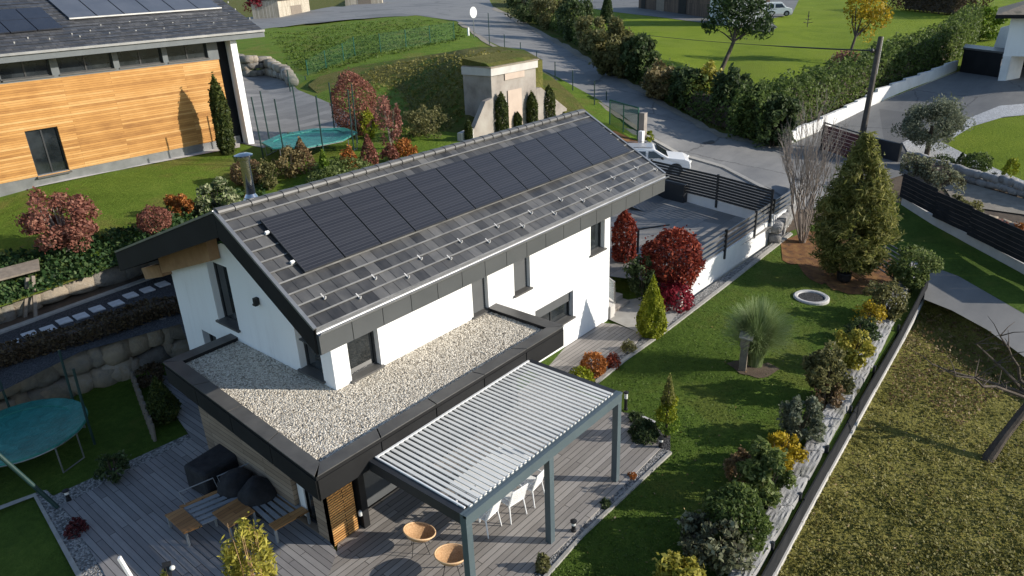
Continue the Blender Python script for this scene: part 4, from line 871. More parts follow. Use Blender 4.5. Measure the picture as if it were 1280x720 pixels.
# ------------------------------------------------------------------ garden lights, posts and small things
def bollard(px, py, zf, label, h=.32):
    P = U(px, py, zf(px, py)); t = thing('garden_light', label, 'garden light', P, 'small black bollard lights')
    MB().lathe(P, [(.06,0),(.06,.05),(.045,.06),(.045,h*.6)], 12).build('base', 'black', t)
    MB().lathe(P+[0,0,h*.6], [(.05,0),(.05,h*.26),(.047,h*.28)], 12).build('lens', 'light', t)
    MB().lathe(P+[0,0,h*.88], [(.075,0),(.075,.03),(.03,.045)], 12).build('cap', 'black', t)
for px, py, lab in ((826,559,'garden light at the far corner of the deck by the spiral topiary'), (717,664,'garden light in the pebble border right of the middle pergola post'), (86,625,'garden light at the left corner of the shaded deck'), (782,512,'tall garden light beside the far pergola post')):
    bollard(px, py, GZ(.04), lab, .62 if 'tall' in lab else .30)
def post(name, label, cat, base, top, z, r, mat, group=None):
    P = U(*base, z); d = depth(P); 
    hs = np.arange(.1, 12, .02); best = min(hs, key=lambda h: abs(np.linalg.norm(np.array(PJ(P+[0,0,h]))-np.array(base)) - np.linalg.norm(np.array(top)-np.array(base))))
    Q = P + [0,0,best]
    mb = MB().tube([P-[0,0,.1], lerp(P,Q,.5), Q], [r, r, r*.9], 10); o = mb.build(name, mat, loc=tuple(P)); return tag(o, label, cat, group)
def PJ(P): X = np.array(P)-CAM; d = X@FWD; return (640+FOC*(X@RGT)/d, 360-FOC*(X@UPV)/d)
P = U(72,634,.05); v = Vv((-.75,.35,2.05)); tag(MB().tube([Vv(P), Vv(P)+v], [.05,.05], 12).build('leaning_post', 'green_dark', loc=tuple(P)), 'dark green metal post leaning over the lower trampoline from the deck corner', 'post')
P = U(172,735,.05); tag(MB().beam(tuple(P), tuple(P+[-.12,.1,.85]), .09, .05).build('white_stake', 'white_metal', loc=tuple(P)), 'short white stake standing at the bottom left of the deck', 'stake')
P = U(214,742,.05); t = thing('garden_spotlight', 'black spotlight with a white globe at the bottom of the deck', 'spotlight', P)
MB().beam(tuple(P+[0,0,.25]), tuple(P+[.14,.2,.62]), .16, .06).build('head', 'black', t); MB().tube([P, P+[0,0,.4]], .02, 6).build('stem', 'black', t); MB().blob(P+[.16,.02,.55], (.055,.055,.055), 2, 0).build('globe', 'light', t, smooth=True)
P = GA(928,462); t = thing('insect_house', 'grey box house on a square timber stump beside the tall ornamental grass', 'bird house', P)
MB().box(P+np.array([0,0,.42]), (.22,.22,.84), rz=.3).build('stump', 'greywood', t, bevel=.02); mb = MB().box(P+np.array([0,0,.99]), (.34,.26,.30), rz=.3); mb.build('box', 'greywood', t); MB().box(P+np.array([0,-.02,1.17]), (.46,.40,.04), rz=.3, rx=.16).build('roof', 'kerb', t)
P = GA(1014,373); t = thing('garden_ring', 'round sunken cover with a white rim set in the lawn', 'round cover', P)
mb = MB(); mb.lathe(P, [(.64,-.1),(.64,.07),(.60,.10),(.50,.09),(.47,.04),(.47,-.1)], 32); mb.build('rim', 'slab', t, smooth=False); MB().lathe(P, [(.46,-.05),(.46,.05)], 28).build('lid', 'darkgravel', t)
P = GA(1054,352); tag(MB().lathe(P, [(.14,0),(.24,.06),(.28,.22),(.26,.36),(.29,.40),(.22,.40),(.2,.3)], 18).build('plant_pot', 'black', smooth=True), 'black pot at the foot of the tall conifer', 'pot')
# slatted metal panel near the conifer
q = [GA(1083,335), GA(1118,350)]; t = thing('slatted_bench', 'dark slatted garden bench beyond the tall conifer', 'bench', GA(1110,335))
b0, b1 = GA(1090,330,.42), GA(1118,348,.42); dv = (GA(1135,318)-GA(1118,348))*.7; mb = MB()
for i in range(7): o_ = dv*(i/6)+np.array([0,0,.05*i]); mb.beam(b0+o_, b1+o_, .07, .03)
mb.build('slats', 'anth', t)
for p in (b0, b1, b0+dv, b1+dv): MB().beam(p-np.array([0,0,.6]), p+np.array([0,0,.02]), .05, .05, (0,1,0)).build('leg', 'anth', t)
# steps and glass rail beside the house end
q0, q1 = U(790,397,.05), U(808,398,.05)
mb = MB()
for i in range(8):
    y = 5.05+i*.30; mb.box((8.35, y+.15, .09+.09*i), (1.15,.30,.17+.17*i-.001*i))
st = mb.build('garden_steps', 'concrete', loc=(8.35,6,.05)); tag(st, 'concrete steps climbing beside the right end of the house', 'steps')
mb = MB(); mb.prism([(7.66,4.95,.05),(7.78,4.95,.05),(7.78,7.6,.05),(7.66,7.6,.05)], (0,0,.05)); mb.hexa([(7.66,4.95,.05),(7.78,4.95,.05),(7.78,7.6,.05),(7.66,7.6,.05),(7.66,4.95,.55),(7.78,4.95,.55),(7.78,7.6,1.75),(7.66,7.6,1.75)]); mb.hexa([(7.40,4.9,.05),(7.66,4.9,.05),(7.66,7.6,.05),(7.40,7.6,.05),(7.40,4.9,.5),(7.66,4.9,.5),(7.66,7.6,1.7),(7.40,7.6,1.7)])
tag(mb.build('stair_wall', 'concrete_pale'), 'pale sloped concrete cheek wall beside the garden steps', 'wall')
t = thing('stair_railing', 'glass railing with steel handrail on the stair cheek wall', 'railing', (7.72,5.0,.5))
mb = MB(); mb.hexa([(7.71,4.98,.62),(7.73,4.98,.62),(7.73,7.5,1.72),(7.71,7.5,1.72),(7.71,4.98,1.32),(7.73,4.98,1.32),(7.73,7.5,2.5),(7.71,7.5,2.5)]); mb.build('glass_panel', 'clear', t)
MB().tube([(7.72,4.95,1.36),(7.72,7.55,2.56)], .028, 8).build('handrail', 'steel', t); MB().tube([(7.72,4.95,.5),(7.72,4.95,1.36)], .028, 8).build('post', 'steel', t)
# ------------------------------------------------------------------ trampolines
def trampoline(name, label, cx, cy, z, rx, ry, h, polelist, deckmat, rot=0, polyn=40, poleh=1.9, lean=.06):
    P = U(cx, cy, z+h); P = np.array([P[0], P[1], z]); t = thing(name, label, 'trampoline', P)
    pt = lambda a, k=1.0: Vv((P[0] + math.cos(rot)*rx*k*math.cos(a) - math.sin(rot)*ry*k*math.sin(a), P[1] + math.sin(rot)*rx*k*math.cos(a) + math.cos(rot)*ry*k*math.sin(a), z+h))
    an = [2*math.pi*i/polyn for i in range(polyn)]
    mb = MB(); rings = [[pt(a, .80)+Vv((0,0,-.02)) for a in an], [pt(a, .3)+Vv((0,0,-.07)) for a in an]]; vs = rings[0]+rings[1]+[Vv((P[0],P[1],z+h-.08))]; k = polyn
    mb.add(vs, [(i,(i+1)%k,k+(i+1)%k,k+i) for i in range(k)] + [(k+i,k+(i+1)%k,2*k) for i in range(k)]); mb.build('jump_mat', deckmat, t, fix=False, smooth=True)
    mb = MB(); vs = []
    for a in an: vs += [pt(a,1.03)+Vv((0,0,-.03)), pt(a,1.02)+Vv((0,0,.03)), pt(a,.79)+Vv((0,0,.015)), pt(a,.79)+Vv((0,0,-.03))]
    mb.add(vs, [(4*i+j, 4*((i+1)%k)+j, 4*((i+1)%k)+(j+1)%4, 4*i+(j+1)%4) for i in range(k) for j in range(4)]); mb.build('edge_pad', 'teal' if deckmat == M['teal'] else 'teal_dark', t, smooth=False)
    mb = MB(); mb.tube([pt(a,1.0)+Vv((0,0,-.06)) for a in an+[0]], .025, 6); mb.build('rim_tube', 'gutter', t)
    for i in range(4):
        a = .4+i*math.pi/2; mb = MB(); p, q = pt(a-.22), pt(a+.22); g = Vv((0,0,-h+.02)); mb.tube([p+Vv((0,0,-.06)), p+g, q+g, q+Vv((0,0,-.06))], .022, 6); mb.build('leg', 'gutter', t)
    for a in polelist:
        p = pt(a,1.04); o = Vv((p.x-P[0], p.y-P[1], 0)).normalized(); MB().tube([p+Vv((0,0,-h+.05)), p+Vv((0,0,.1)), p+o*lean+Vv((0,0,poleh))], .034, 6).build('net_pole', 'green_dark', t)
    return t
trampoline('trampoline', 'round teal trampoline on the shaded lower lawn by the stone wall', 27, 538, 0, 1.50, 1.50, .85, [.35, 1.45, 2.3, 3.3, -.6], M['teal'], poleh=1.55)
trampoline('trampoline', 'teal trampoline with tall net poles on the paved yard above the house', 388, 172, 3.42, 2.55, 2.1, .75, [2*math.pi*i/8+.3 for i in range(8)], M['teal'], polyn=8, rot=.2, poleh=2.35)
# ------------------------------------------------------------------ garden walls and fences
def rockwall(name, label, base, tops, size, dm, seed, mat, backing=True):
    mb = rocks_along(base, tops, size, dm, seed); 
    o = mb.build(name, mat, loc=tuple(base[0]), smooth=True); return tag(o, label, 'stone wall')
lb = [U(-70,552,0), U(60,502,0), U(150,474,0), U(215,448,0), U(262,436,0)]
rockwall('stone_wall', 'lower dry stone wall behind the round trampoline below the brown hedge', [p+[0,0,-.05] for p in lb], [1.32]*5, .62, .30, 1, M['stone_dark'])
back = MB(); wall_line(back, [p+[.1,.25,0] for p in lb], [1.40]*5, .35, 1); struct(back.build('terrace_bank', 'earth'))
ub = [U(-70,432,1.45), U(0,403,1.45), U(108,365,1.45), U(215,330,1.45), U(300,302,1.45)]
rockwall('stone_wall', 'upper boulder wall between the stepping stone path and the ivy bank', ub, [2.2]*5, .75, .30, 2, M['stone'])
back = MB(); wall_line(back, [p+[.1,.22,0] for p in ub], [2.2]*5, .4, 1); struct(back.build('ivy_bank', 'earth'))
# stepping stones
for i, (x, y) in enumerate([(17,430),(37,419),(60,412),(80,402),(101,396),(121,387),(145,380),(163,370),(184,363),(203,356)]):
    P = U(x, y, 1.45); mb = MB(); mb.prism([P+np.array(v) for v in ((-.20,-.24,.0),(.20,-.26,0),(.22,.24,0),(-.18,.25,0))], (0,0,.045)); o = mb.build('stepping_stone', 'slab', bevel=.01)
    tag(o, 'pale square stepping stone in the dark gravel path above the brown hedge', 'stepping stone', 'stepping stones in the gravel path')
# wooden shelter roof at the left edge
P = U(44,398,1.45); t = thing('bird_table', 'weathered wooden table roof on posts in front of the ivy bank', 'shelter', P)
r0, r1 = U(-40,362,2.75), U(50,338,2.75); dv = np.array([.25,.75,.12]); mb = MB(); mb.hexa([r0, r1, r1+dv, r0+dv, r0+[0,0,.06], r1+[0,0,.06], r1+dv+[0,0,.06], r0+dv+[0,0,.06]]); mb.build('roof', 'greywood', t)
for px, z in ((41,345), (34,347)):
    Q = U(px, z, 2.70); MB().beam((P[0]+(px-41)*.03, P[1]+(41-px)*.05, 1.4), tuple(Q), .10, .10, (0,1,0)).build('post', 'greywood', t)
# parking court walls and slatted fences
def slat_fence(name, label, base, zb, zt, nslat, mat='anth', th=.03, postevery=1, parent_label=None, solid=False, gap=.35):
    t = thing(name, label, 'fence', base[0]); base = [Vv(p) for p in base]
    for i in range(len(base)-1):
        a, b = base[i], base[i+1]; mb = MB(); z0, z1 = (zb[i], zb[i+1]), (zt[i], zt[i+1])
        for k in range(nslat):
            f0 = (k+gap*.5)/nslat; f1 = (k+1-gap*.5)/nslat
            pa0, pb0 = z0[0]+(z1[0]-z0[0])*f0, z0[1]+(z1[1]-z0[1])*f0; pa1, pb1 = z0[0]+(z1[0]-z0[0])*f1, z0[1]+(z1[1]-z0[1])*f1
            d = (b-a); d.z = 0; d.normalize(); nn = Vv((-d.y,d.x,0))*th
            mb.hexa([(a.x,a.y,pa0),(b.x,b.y,pb0),(b.x+nn.x,b.y+nn.y,pb0),(a.x+nn.x,a.y+nn.y,pa0),(a.x,a.y,pa1),(b.x,b.y,pb1),(b.x+nn.x,b.y+nn.y,pb1),(a.x+nn.x,a.y+nn.y,pa1)])
        mb.build('slat_panel', mat, t)
    for i, p in enumerate(base): MB().beam((p.x,p.y,zb[i]-.35), (p.x,p.y,zt[i]+.04), .09, .09, (0,1,0)).build('post', 'anth', t)
    return t
wbase = [U(850,384,0), U(869,367,-.04), U(903,344,-.07), U(940,317,-.1), U(962,301,-.12), U(986,284,-.15)]
mb = MB(); wall_line(mb, wbase, [.62,.98,.97,.93,.9,.88], .22, 1); tag(mb.build('garden_wall', 'wallwhite'), 'white retaining wall between the parking court and the right lawn', 'wall')
fb = [(lerp(wbase[i], wbase[i], 0)) for i in range(1, 6)]; fb = [p+np.array([-.02,-.02,0]) for p in fb]
slat_fence('slat_fence', 'open slatted fence of pale grey boards on top of the white retaining wall', fb, [1.0,1.0,.97,.95,.93], [1.85,1.85,1.83,1.82,1.80], 4, 'gutter', gap=.5)
pb_ = [U(815,242,PZ), U(861,253,PZ), U(897,263.5,PZ), U(928,272,PZ), U(964,283,PZ)]
mb = MB(); wall_line(mb, pb_, [PZ+.5]*5, .2, 1); tag(mb.build('court_wall', 'wallwhite'), 'low white wall at the road side of the parking court', 'wall')
slat_fence('slat_fence', 'dark anthracite slatted fence along the road beside the white car', [p+np.array([0,.1,0]) for p in (pb_[0], pb_[2], pb_[4])], [PZ+.5]*3, [PZ+1.75,PZ+1.72,PZ+1.65], 9, 'anth', gap=.22)
P = lerp(pb_[0], pb_[1], .45); mb = MB(); d_ = (pb_[1]-pb_[0])/np.linalg.norm(pb_[1]-pb_[0]); mb.beam(P-d_*.9+[-.1,-.25,.45], P+d_*.9+[-.1,-.25,.45], .5, .9); tag(mb.build('metal_locker', 'anth', bevel=.02), 'dark metal locker in the shaded corner of the parking court', 'locker')
t = thing('court_railing', 'dark metal railing post and bar between the two red maples', 'railing', U(797,318,.7)); q = U(797,316,.7)
MB().beam(q, q+[0,0,1.05], .07, .07, (0,1,0)).build('post', 'anth', t); MB().beam(q+[0,0,1.02], q+[1.2,-.75,1.02], .06, .06).build('rail', 'anth', t)
# boulder slope at the end of the court
rockwall('stone_wall', 'pale boulder slope at the road corner of the parking court', [GA(967,303), GA(985,272), GA(996,240)], [.75,.95,1.0], .5, .28, 5, M['stone_pale'])
# dark panel fence along the rock border
fp = [GM(968,722), GM(1001.7,658), GM(1035,596), GM(1063.7,544), GM(1093,491), GM(1123,437), GM(1158,369)]
fp = [lerp(fp[0], fp[1], -1.2)] + fp
t = thing('panel_fence', 'dark panel fence with white foot strip between the rock border and the meadow', 'fence', fp[3])
for i in range(len(fp)-1):
    a, b = Vv(fp[i]), Vv(fp[i+1]); d = (b-a).normalized(); nn = Vv((-d.y,d.x,0)); st_ = (.0 if i % 2 else .03); mb = MB()
    mb.beam(a+Vv((0,0,.45+st_))+nn*.03, b+Vv((0,0,.45+st_))+nn*.03, .035, .62); mb.build('panel', 'panel_matte', t)
    mb = MB(); mb.beam(a+Vv((0,0,.02))+d*.02, b+Vv((0,0,.05))-d*.02, .055, .20+st_); mb.build('foot_strip', 'concrete_pale', t)
for i, p in enumerate(fp): MB().beam((p[0],p[1]+.13,p[2]-.2), (p[0],p[1]+.13,p[2]+.92), .07, .07, (0,1,0)).build('post', 'anth', t)
# stepped dark panels above the lower driveway
pn = [GA(1126,256), GA(1167,282), GA(1210,305), GA(1282,345), GA(1360,385)]
mb = MB(); wall_line(mb, pn, [p[2]+.42 for p in pn], .2, 1); tag(mb.build('garden_wall', 'concrete_pale'), 'pale stepped plinth wall under the dark panels across the grass strip', 'wall')
t = thing('panel_fence', 'row of stepped dark panels on the pale plinth wall beyond the grass strip', 'fence', pn[1])
for i in range(len(pn)-1):
    a, b = Vv(pn[i]), Vv(pn[i+1]); m2 = a.lerp(b,.5); zz = max(a.z,b.z)+.42
    for p, q in ((a,m2),(m2,b)):
        dd = (q-p).normalized()*.02; mb = MB()
        for k in range(6): mb.beam((p.x+dd.x,p.y+.12,zz+.11+.205*k), (q.x-dd.x,q.y+.12,zz+.11+.205*k), .04, .19)
        mb.build('panel', 'panel_matte', t)
# stone retaining wall and planter wall of the neighbour
sb = [GA(1140,206), GA(1205,226), GA(1252,238), GA(1285,249), GA(1400,282)]
mb = rocks_along(sb, [p[2]+.75 for p in sb], .45, .2, 9); tag(mb.build('stone_wall', M['stone_pale'], loc=tuple(sb[0]), smooth=True), 'pale stone retaining wall below the white gravel bed', 'stone wall')
sb = [GA(1205,292), GA(1285,322), GA(1400,365)]; sb = [p+np.array([1.2,1.2,0]) for p in sb]
mb = rocks_along(sb, [p[2]+1.1 for p in sb], .4, .2, 11); tag(mb.build('stone_wall', M['stone_dark'], loc=tuple(sb[0]), smooth=True), 'grey stone wall behind the dark stepped panels at the right edge', 'stone wall')
# white stepped wall under the hedge of the upper driveway
wb = [GA(978,184), GA(1010,170), GA(1043,155), GA(1070,142), GA(1095,129), GA(1130,114), GA(1165,101), GA(1196,88)]
mb = MB()
for i in range(len(wb)-1):
    z = max(wb[i][2], wb[i+1][2])+.85; wall_line(mb, [wb[i], lerp(wb[i],wb[i+1],.5)], [z-.14,z-.14], .25, 1); wall_line(mb, [lerp(wb[i],wb[i+1],.5), wb[i+1]], [z,z], .25, 1)
tag(mb.build('garden_wall', 'wallwhite'), 'white stepped wall between the tall hedge and the upper driveway', 'wall')
# dark red gate panel and dark wall across the lane
g0, g1 = GA(1026,188), GA(1070,203); t = thing('lane_gate', 'dark red slatted gate panel behind the bare shrub', 'gate', g0); mb = MB()
for k in range(7): mb.beam(g0+[0,0,.2+.22*k], g1+[0,0,.2+.22*k], .04, .19)
M['darkred'] = simple('dark_red_boards', [(.075,.02,.025), (.12,.035,.04)], 3, .6); mb.build('board_panel', 'darkred', t); MB().beam(g0+[0,0,1.75], g1+[0,0,1.75], .12, .06).build('top_rail', 'black', t)
for p in (g0, g1): MB().beam(p, p+[0,0,1.8], .12, .12, (0,1,0)).build('post', 'black', t)
g0, g1 = GA(1080,192), GA(1122,203); mb = MB(); wall_line(mb, [g0, g1], [g0[2]+1.1, g1[2]+1.1], .2, 1); tag(mb.build('court_wall', 'anth'), 'short dark wall behind the top of the tall conifer', 'wall')
# ------------------------------------------------------------------ neighbouring buildings
def vtop(P, py):
    P = np.array(P, float); hs = np.arange(0, 14, .02); return P[2]+float(min(hs, key=lambda h: abs(PJ(P+[0,0,h])[1]-py)))
# timber clad building upper left
WYP = 28.5; nb = thing('timber_house', 'long timber clad building with dark slate roof and solar collectors', 'house', (2,30,3.6))
oy = lambda px, py, y: onplane(px, py, (0,y,0), (0,1,0))
xl, xr = -8.5, 7.4; zc = 3.62; z1 = 8.0; z2 = 9.3
fW = lambda u, z, d: (u, WYP+d, z)
DW = [(-2.02,-.72,4.0,6.0)]
mb = MB(); holed(mb, fW, xl, xr, zc+.42, {'f': lambda u: z1}, DW, .2); mb.build('clad_wall', 'larch', nb, fix=False)
MB().box(((xl+xr)/2+.2, WYP+.1, zc-.1), (xr-xl+.4, .12, 1.1)).build('plinth', 'gutter', nb)
window(fW, DW[0], .18, nb, 0, 2, .12, name='patio_door')
WB = []; mb = MB()
for (a, b) in ((0,52),(62,74),(68,145),(155,205),(213,258)): pass
cuts = [oy(x, 80, WYP)[0] for x in (-120,-60,-10,0,66,76,145,152,207,214,262)]
wins = [(xl+.3,-4.6),(-4.35,-2.35)] + [(oy(a,95,WYP)[0], oy(b,88,WYP)[0]) for a, b in ((0,64),(76,144),(153,207),(215,264))]
wins = [(xl+.3,-2.3)] + wins[2:]
hl = [(a, b, z1+.12, z2-.22) for a, b in wins]
holed(mb, fW, xl, xr+.05, z1, {'f': lambda u: z2}, hl, .22); mb.build('window_band', 'shutter', nb, fix=False)
for h in hl: window(fW, h, .2, nb, 0, 2 if h[1]-h[0] > 1.2 else 1, .05)
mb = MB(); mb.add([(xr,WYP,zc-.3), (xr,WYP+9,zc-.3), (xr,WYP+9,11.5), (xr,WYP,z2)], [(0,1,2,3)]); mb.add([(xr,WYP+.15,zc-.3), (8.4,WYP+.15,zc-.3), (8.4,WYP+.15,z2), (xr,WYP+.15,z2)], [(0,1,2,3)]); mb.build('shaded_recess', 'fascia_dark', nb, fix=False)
q0, q1 = oy(307,177,28.25), oy(290,45,28.25); MB().box(((q0[0]+q1[0])/2+.02, 28.25, (zc-.3+9.25)/2), (.34,.5,9.25-zc+.3)).build('white_pier', 'render', nb)
ey = 27.6; e0, e1 = oy(-60,74,ey), oy(329,37.5,ey); e0 = e0+(e0-e1)*.25; pit = .42; dp = 9.0
r0, r1 = e0+[0,dp,dp*pit], e1+[0,dp,dp*pit]
mb = MB(); uvs = []; rows = 30; L = e1[0]-e0[0]; NR = np.array([0,-pit,1.0]); NR /= np.linalg.norm(NR)
for i in range(rows):
    t0, t1 = i/rows, (i+1)/rows; p0, p1, q0, q1 = lerp(e0,r0,t0), lerp(e1,r1,t0), lerp(e0,r0,t1), lerp(e1,r1,t1)
    mb.add([p0+NR*.02, p1+NR*.02, q1, q0, p0, p1], [(0,1,2,3), (4,5,1,0)]); uvs += [(0,i*.33),(L,i*.33),(L,i*.33+.33),(0,i*.33+.33),(0,i*.33),(L,i*.33),(L,i*.33+.02),(0,i*.33+.02)]
o = mb.build('roof', 'tile_dark', nb, fix=False); uv = o.data.uv_layers.new(name='UVMap')
for k, c in enumerate(uvs): uv.data[k].uv = c
mb = MB(); mb.hexa([e0-[0,0,.30], e1-[0,0,.30], r1-[0,0,.30], r0-[0,0,.30], e0-[0,0,.03], e1-[0,0,.03], r1-[0,0,.03], r0-[0,0,.03]]); mb.build('roof_edge', 'fascia_dark', nb)
mb = MB(); mb.beam(e0+[0,-.08,-.02], e1+[0,-.08,-.02], .14, .10); mb.build('gutter', 'gutter', nb); MB().beam(e0+[0,-.03,-.2], e1+[0,-.03,-.2], .04, .26).build('fascia', 'shutter', nb)
def rp(px, py):
    v = ray(px, py); return CAM + v*(((e0-CAM)@NR)/(v@NR))
def rpanel(name, pts, mat, lift=.08):
    P = [rp(*q) for q in pts]; mb = MB(); mb.prism([p+NR*lift for p in P], NR*.05); return mb.build(name, mat, nb)
A = rp(62,0); c0, c1 = rp(86,26), rp(276,12)
for i in range(6):
    a, b = lerp(c0,c1,i/6+.004), lerp(c0,c1,(i+1)/6-.004); a2_, b2_ = a+[0,2.1,2.1*pit], b+[0,2.1,2.1*pit]; mb = MB(); mb.prism([a+NR*.08, b+NR*.08, b2_+NR*.08, a2_+NR*.08], NR*.06); mb.build('solar_collector', 'collector', nb)
MB().beam(c0+NR*.10+[0,-.05,0], c1+NR*.10+[0,-.05,0], .09, .06).build('collector_rail', 'zinc_light', nb)
c0, c1 = rp(-60,50), rp(80,38)
for i in range(4):
    for j in range(2):
        a, b = lerp(c0,c1,i/4+.005), lerp(c0,c1,(i+1)/4-.005); s0, s1 = j*1.03, j*1.03+1.0; mb = MB(); mb.prism([a+NR*.08+[0,s0,s0*pit], b+NR*.08+[0,s0,s0*pit], b+NR*.08+[0,s1,s1*pit], a+NR*.08+[0,s1,s1*pit]], NR*.05); mb.build('solar_panel', 'solar_flat', nb)
for (px, py) in [(35,49),(62,50),(90,44),(113,40),(126,33),(149,36),(162,29),(183,33),(195,26),(216,30),(227,23),(247,27),(257,21),(277,25),(286,19),(18,55),(100,47),(137,43),(170,40),(205,37),(236,34),(267,30),(296,28),(285,4),(294,13),(312,24)]:
    p = rp(px, py); MB().box(p+NR*.05, (.05,.04,.09)).build('snow_guard', 'gutter', nb)
# bunker
Bk0, Bk1 = U(617,166,3.2), U(671,152,3.15); Bk1[2] = 3.2; zt = vtop(Bk0, 85); bd = (Bk1-Bk0)/np.linalg.norm(Bk1-Bk0); bi = np.array([-bd[1], bd[0], 0]); bi = bi if bi[1] > 0 else -bi
bk = thing('bunker', 'small concrete bunker with beige door sunk in the grassy mound', 'bunker', (Bk0+Bk1)/2)
zz = np.array([0,0,zt-3.2]); D = 2.1
mb = MB(); mb.hexa([Bk0-[0,0,.5], Bk1-[0,0,.5], Bk1+bi*D-[0,0,.5], Bk0+bi*D-[0,0,.5], Bk0+zz-[0,0,.42], Bk1+zz-[0,0,.42], Bk1+bi*D+zz-[0,0,.42], Bk0+bi*D+zz-[0,0,.42]]); mb.build('wall', 'concrete', bk)
o_ = .05; mb = MB(); mb.hexa([Bk0-bi*.10-bd*.10+zz-[0,0,.42], Bk1-bi*.10+bd*.10+zz-[0,0,.42], Bk1+bi*D+bd*.10+zz-[0,0,.42], Bk0+bi*D-bd*.10+zz-[0,0,.42], Bk0-bi*.10-bd*.10+zz, Bk1-bi*.10+bd*.10+zz, Bk1+bi*D+bd*.10+zz, Bk0+bi*D-bd*.10+zz]); mb.build('cornice', 'concrete_pale', bk)
mb = MB(); mb.hexa([Bk0-bi*.16-bd*.16+zz, Bk1-bi*.16+bd*.16+zz, Bk1+bi*D+zz, Bk0+bi*D+zz, Bk0-bi*.16-bd*.16+zz+[0,0,.06], Bk1-bi*.16+bd*.16+zz+[0,0,.06], Bk1+bi*D+zz+[0,0,.06], Bk0+bi*D+zz+[0,0,.06]]); mb.build('roof_slab', 'stone_dark', bk)
mb = MB(); mb.hexa([Bk0+bi*.05+zz+[0,0,.06], Bk1+bi*.05-bd*.05+zz+[0,0,.06], Bk1+bi*D+zz+[0,0,.06], Bk0+bi*D+zz+[0,0,.06], Bk0+bi*.35+zz+[0,0,.22], Bk1+bi*.35-bd*.3+zz+[0,0,.22], Bk1+bi*D+zz+[0,0,.45], Bk0+bi*D+zz+[0,0,.45]]); mb.build('turf_roof', 'rough', bk)
L = np.linalg.norm(Bk1-Bk0); pt = lambda t, z: Bk0+bd*L*t+[0,0,z]-bi*.03
mb = MB(); mb.prism([pt(.33,.0), pt(.64,.0), pt(.64,2.15), pt(.33,2.15)], -bi*.03); mb.build('door', 'door_beige', bk)
mb = MB(); mb.prism([pt(.28,2.75), pt(.72,2.75), pt(.72,3.1), pt(.28,3.1)], -bi*.025); mb.build('lintel_panel', 'door_beige', bk)
MB().box(pt(.25,1.55)-bi*.1, (.12,.12,.16)).build('wall_lamp', 'light', bk)
mb = MB(); w0 = Bk0-bd*.02; pts = [w0-bi*.1, w0-bi*.1-bd*1.9, w0-bi*.1-bd*1.9+[0,0,.3], w0-bi*.1-bd*.65+[0,0,1.85], w0-bi*.1+[0,0,1.95]]; mb.prism(pts, bi*.3); mb.build('wing_wall', 'concrete', bk)
w0 = Bk1; mb = MB(); pts = [w0-bi*.0+bd*.02-[0,0,.3], w0+bd*3.2-[0,0,.3], w0+bd*3.2+[0,0,.25], w0+bd*.5+[0,0,1.9], w0+bd*.02+[0,0,1.9]]; mb.prism(pts, bi*.3); mb.build('wing_wall', 'concrete', bk)
w0 = Bk0-bd*1.9-bi*.2; mb = MB(); mb.prism([w0, w0-bd*1.0, w0-bd*1.0+[0,0,.5], w0+[0,0,.6]], bi*.3); mb.build('low_wall', 'concrete_pale', bk)
# house at the right edge
h0 = GA(1247,101); bk_ = ray(1250,60); bk_ = np.array([bk_[0],bk_[1],0]); bk_ /= np.linalg.norm(bk_); d = np.array([bk_[1],-bk_[0],0])
nh = thing('villa', 'white villa with overhanging dark roof and open garage at the right edge', 'house', h0)
zr = vtop(h0, 22); zf = vtop(h0, 70); HH = zr-h0[2]; GH = zf-h0[2]; W = 9.0
mb = MB(); mb.prism([h0+[0,0,GH], h0+d*W+[0,0,GH], h0+d*W+[0,0,HH], h0+[0,0,HH]], bk_*8); mb.build('wall', 'render', nh)
mb = MB(); mb.prism([h0, h0+d*.55, h0+d*.55+bk_*.55, h0+bk_*.55], (0,0,GH)); mb.prism([h0+d*.56+bk_*.05, h0+d*1.5+bk_*1.6, h0+d*1.5+bk_*1.9, h0+d*.3+bk_*1.9], (0,0,GH-.01)); mb.build('pillar', 'wallwhite', nh)
MB().prism([h0+bk_*7+d*.2, h0+d*W+bk_*7, h0+d*W+bk_*7.3, h0+d*.2+bk_*7.3], (0,0,GH)).build('garage_back', 'fascia_dark', nh)
fH = lambda u, z, dd: tuple(h0+d*u-bk_*.01+bk_*dd+[0,0,z])
window(fH, (1.6,3.2,GH+.9,GH+2.1), .05, nh, 0, 1, .03)
ov = 1.1; mb = MB(); p = [h0-d*ov-bk_*ov+[0,0,HH], h0+d*(W+ov)-bk_*ov+[0,0,HH], h0+d*(W+ov)+bk_*(8+ov)+[0,0,HH], h0-d*ov+bk_*(8+ov)+[0,0,HH]]; c_ = h0+d*W/2+bk_*4
mb.hexa(p+[q+[0,0,.28] for q in p]); mb.build('eave', 'fascia_dark', nh); mb = MB(); q = [x+[0,0,.281] for x in p]; mb.add(q+[h0+d*3.5+bk_*4+[0,0,HH+2.0], h0+d*(W-3.5)+bk_*4+[0,0,HH+2.0]], [(0,1,5,4),(1,2,5),(2,3,4,5),(3,0,4)]); mb.build('roof', 'stone_dark', nh)
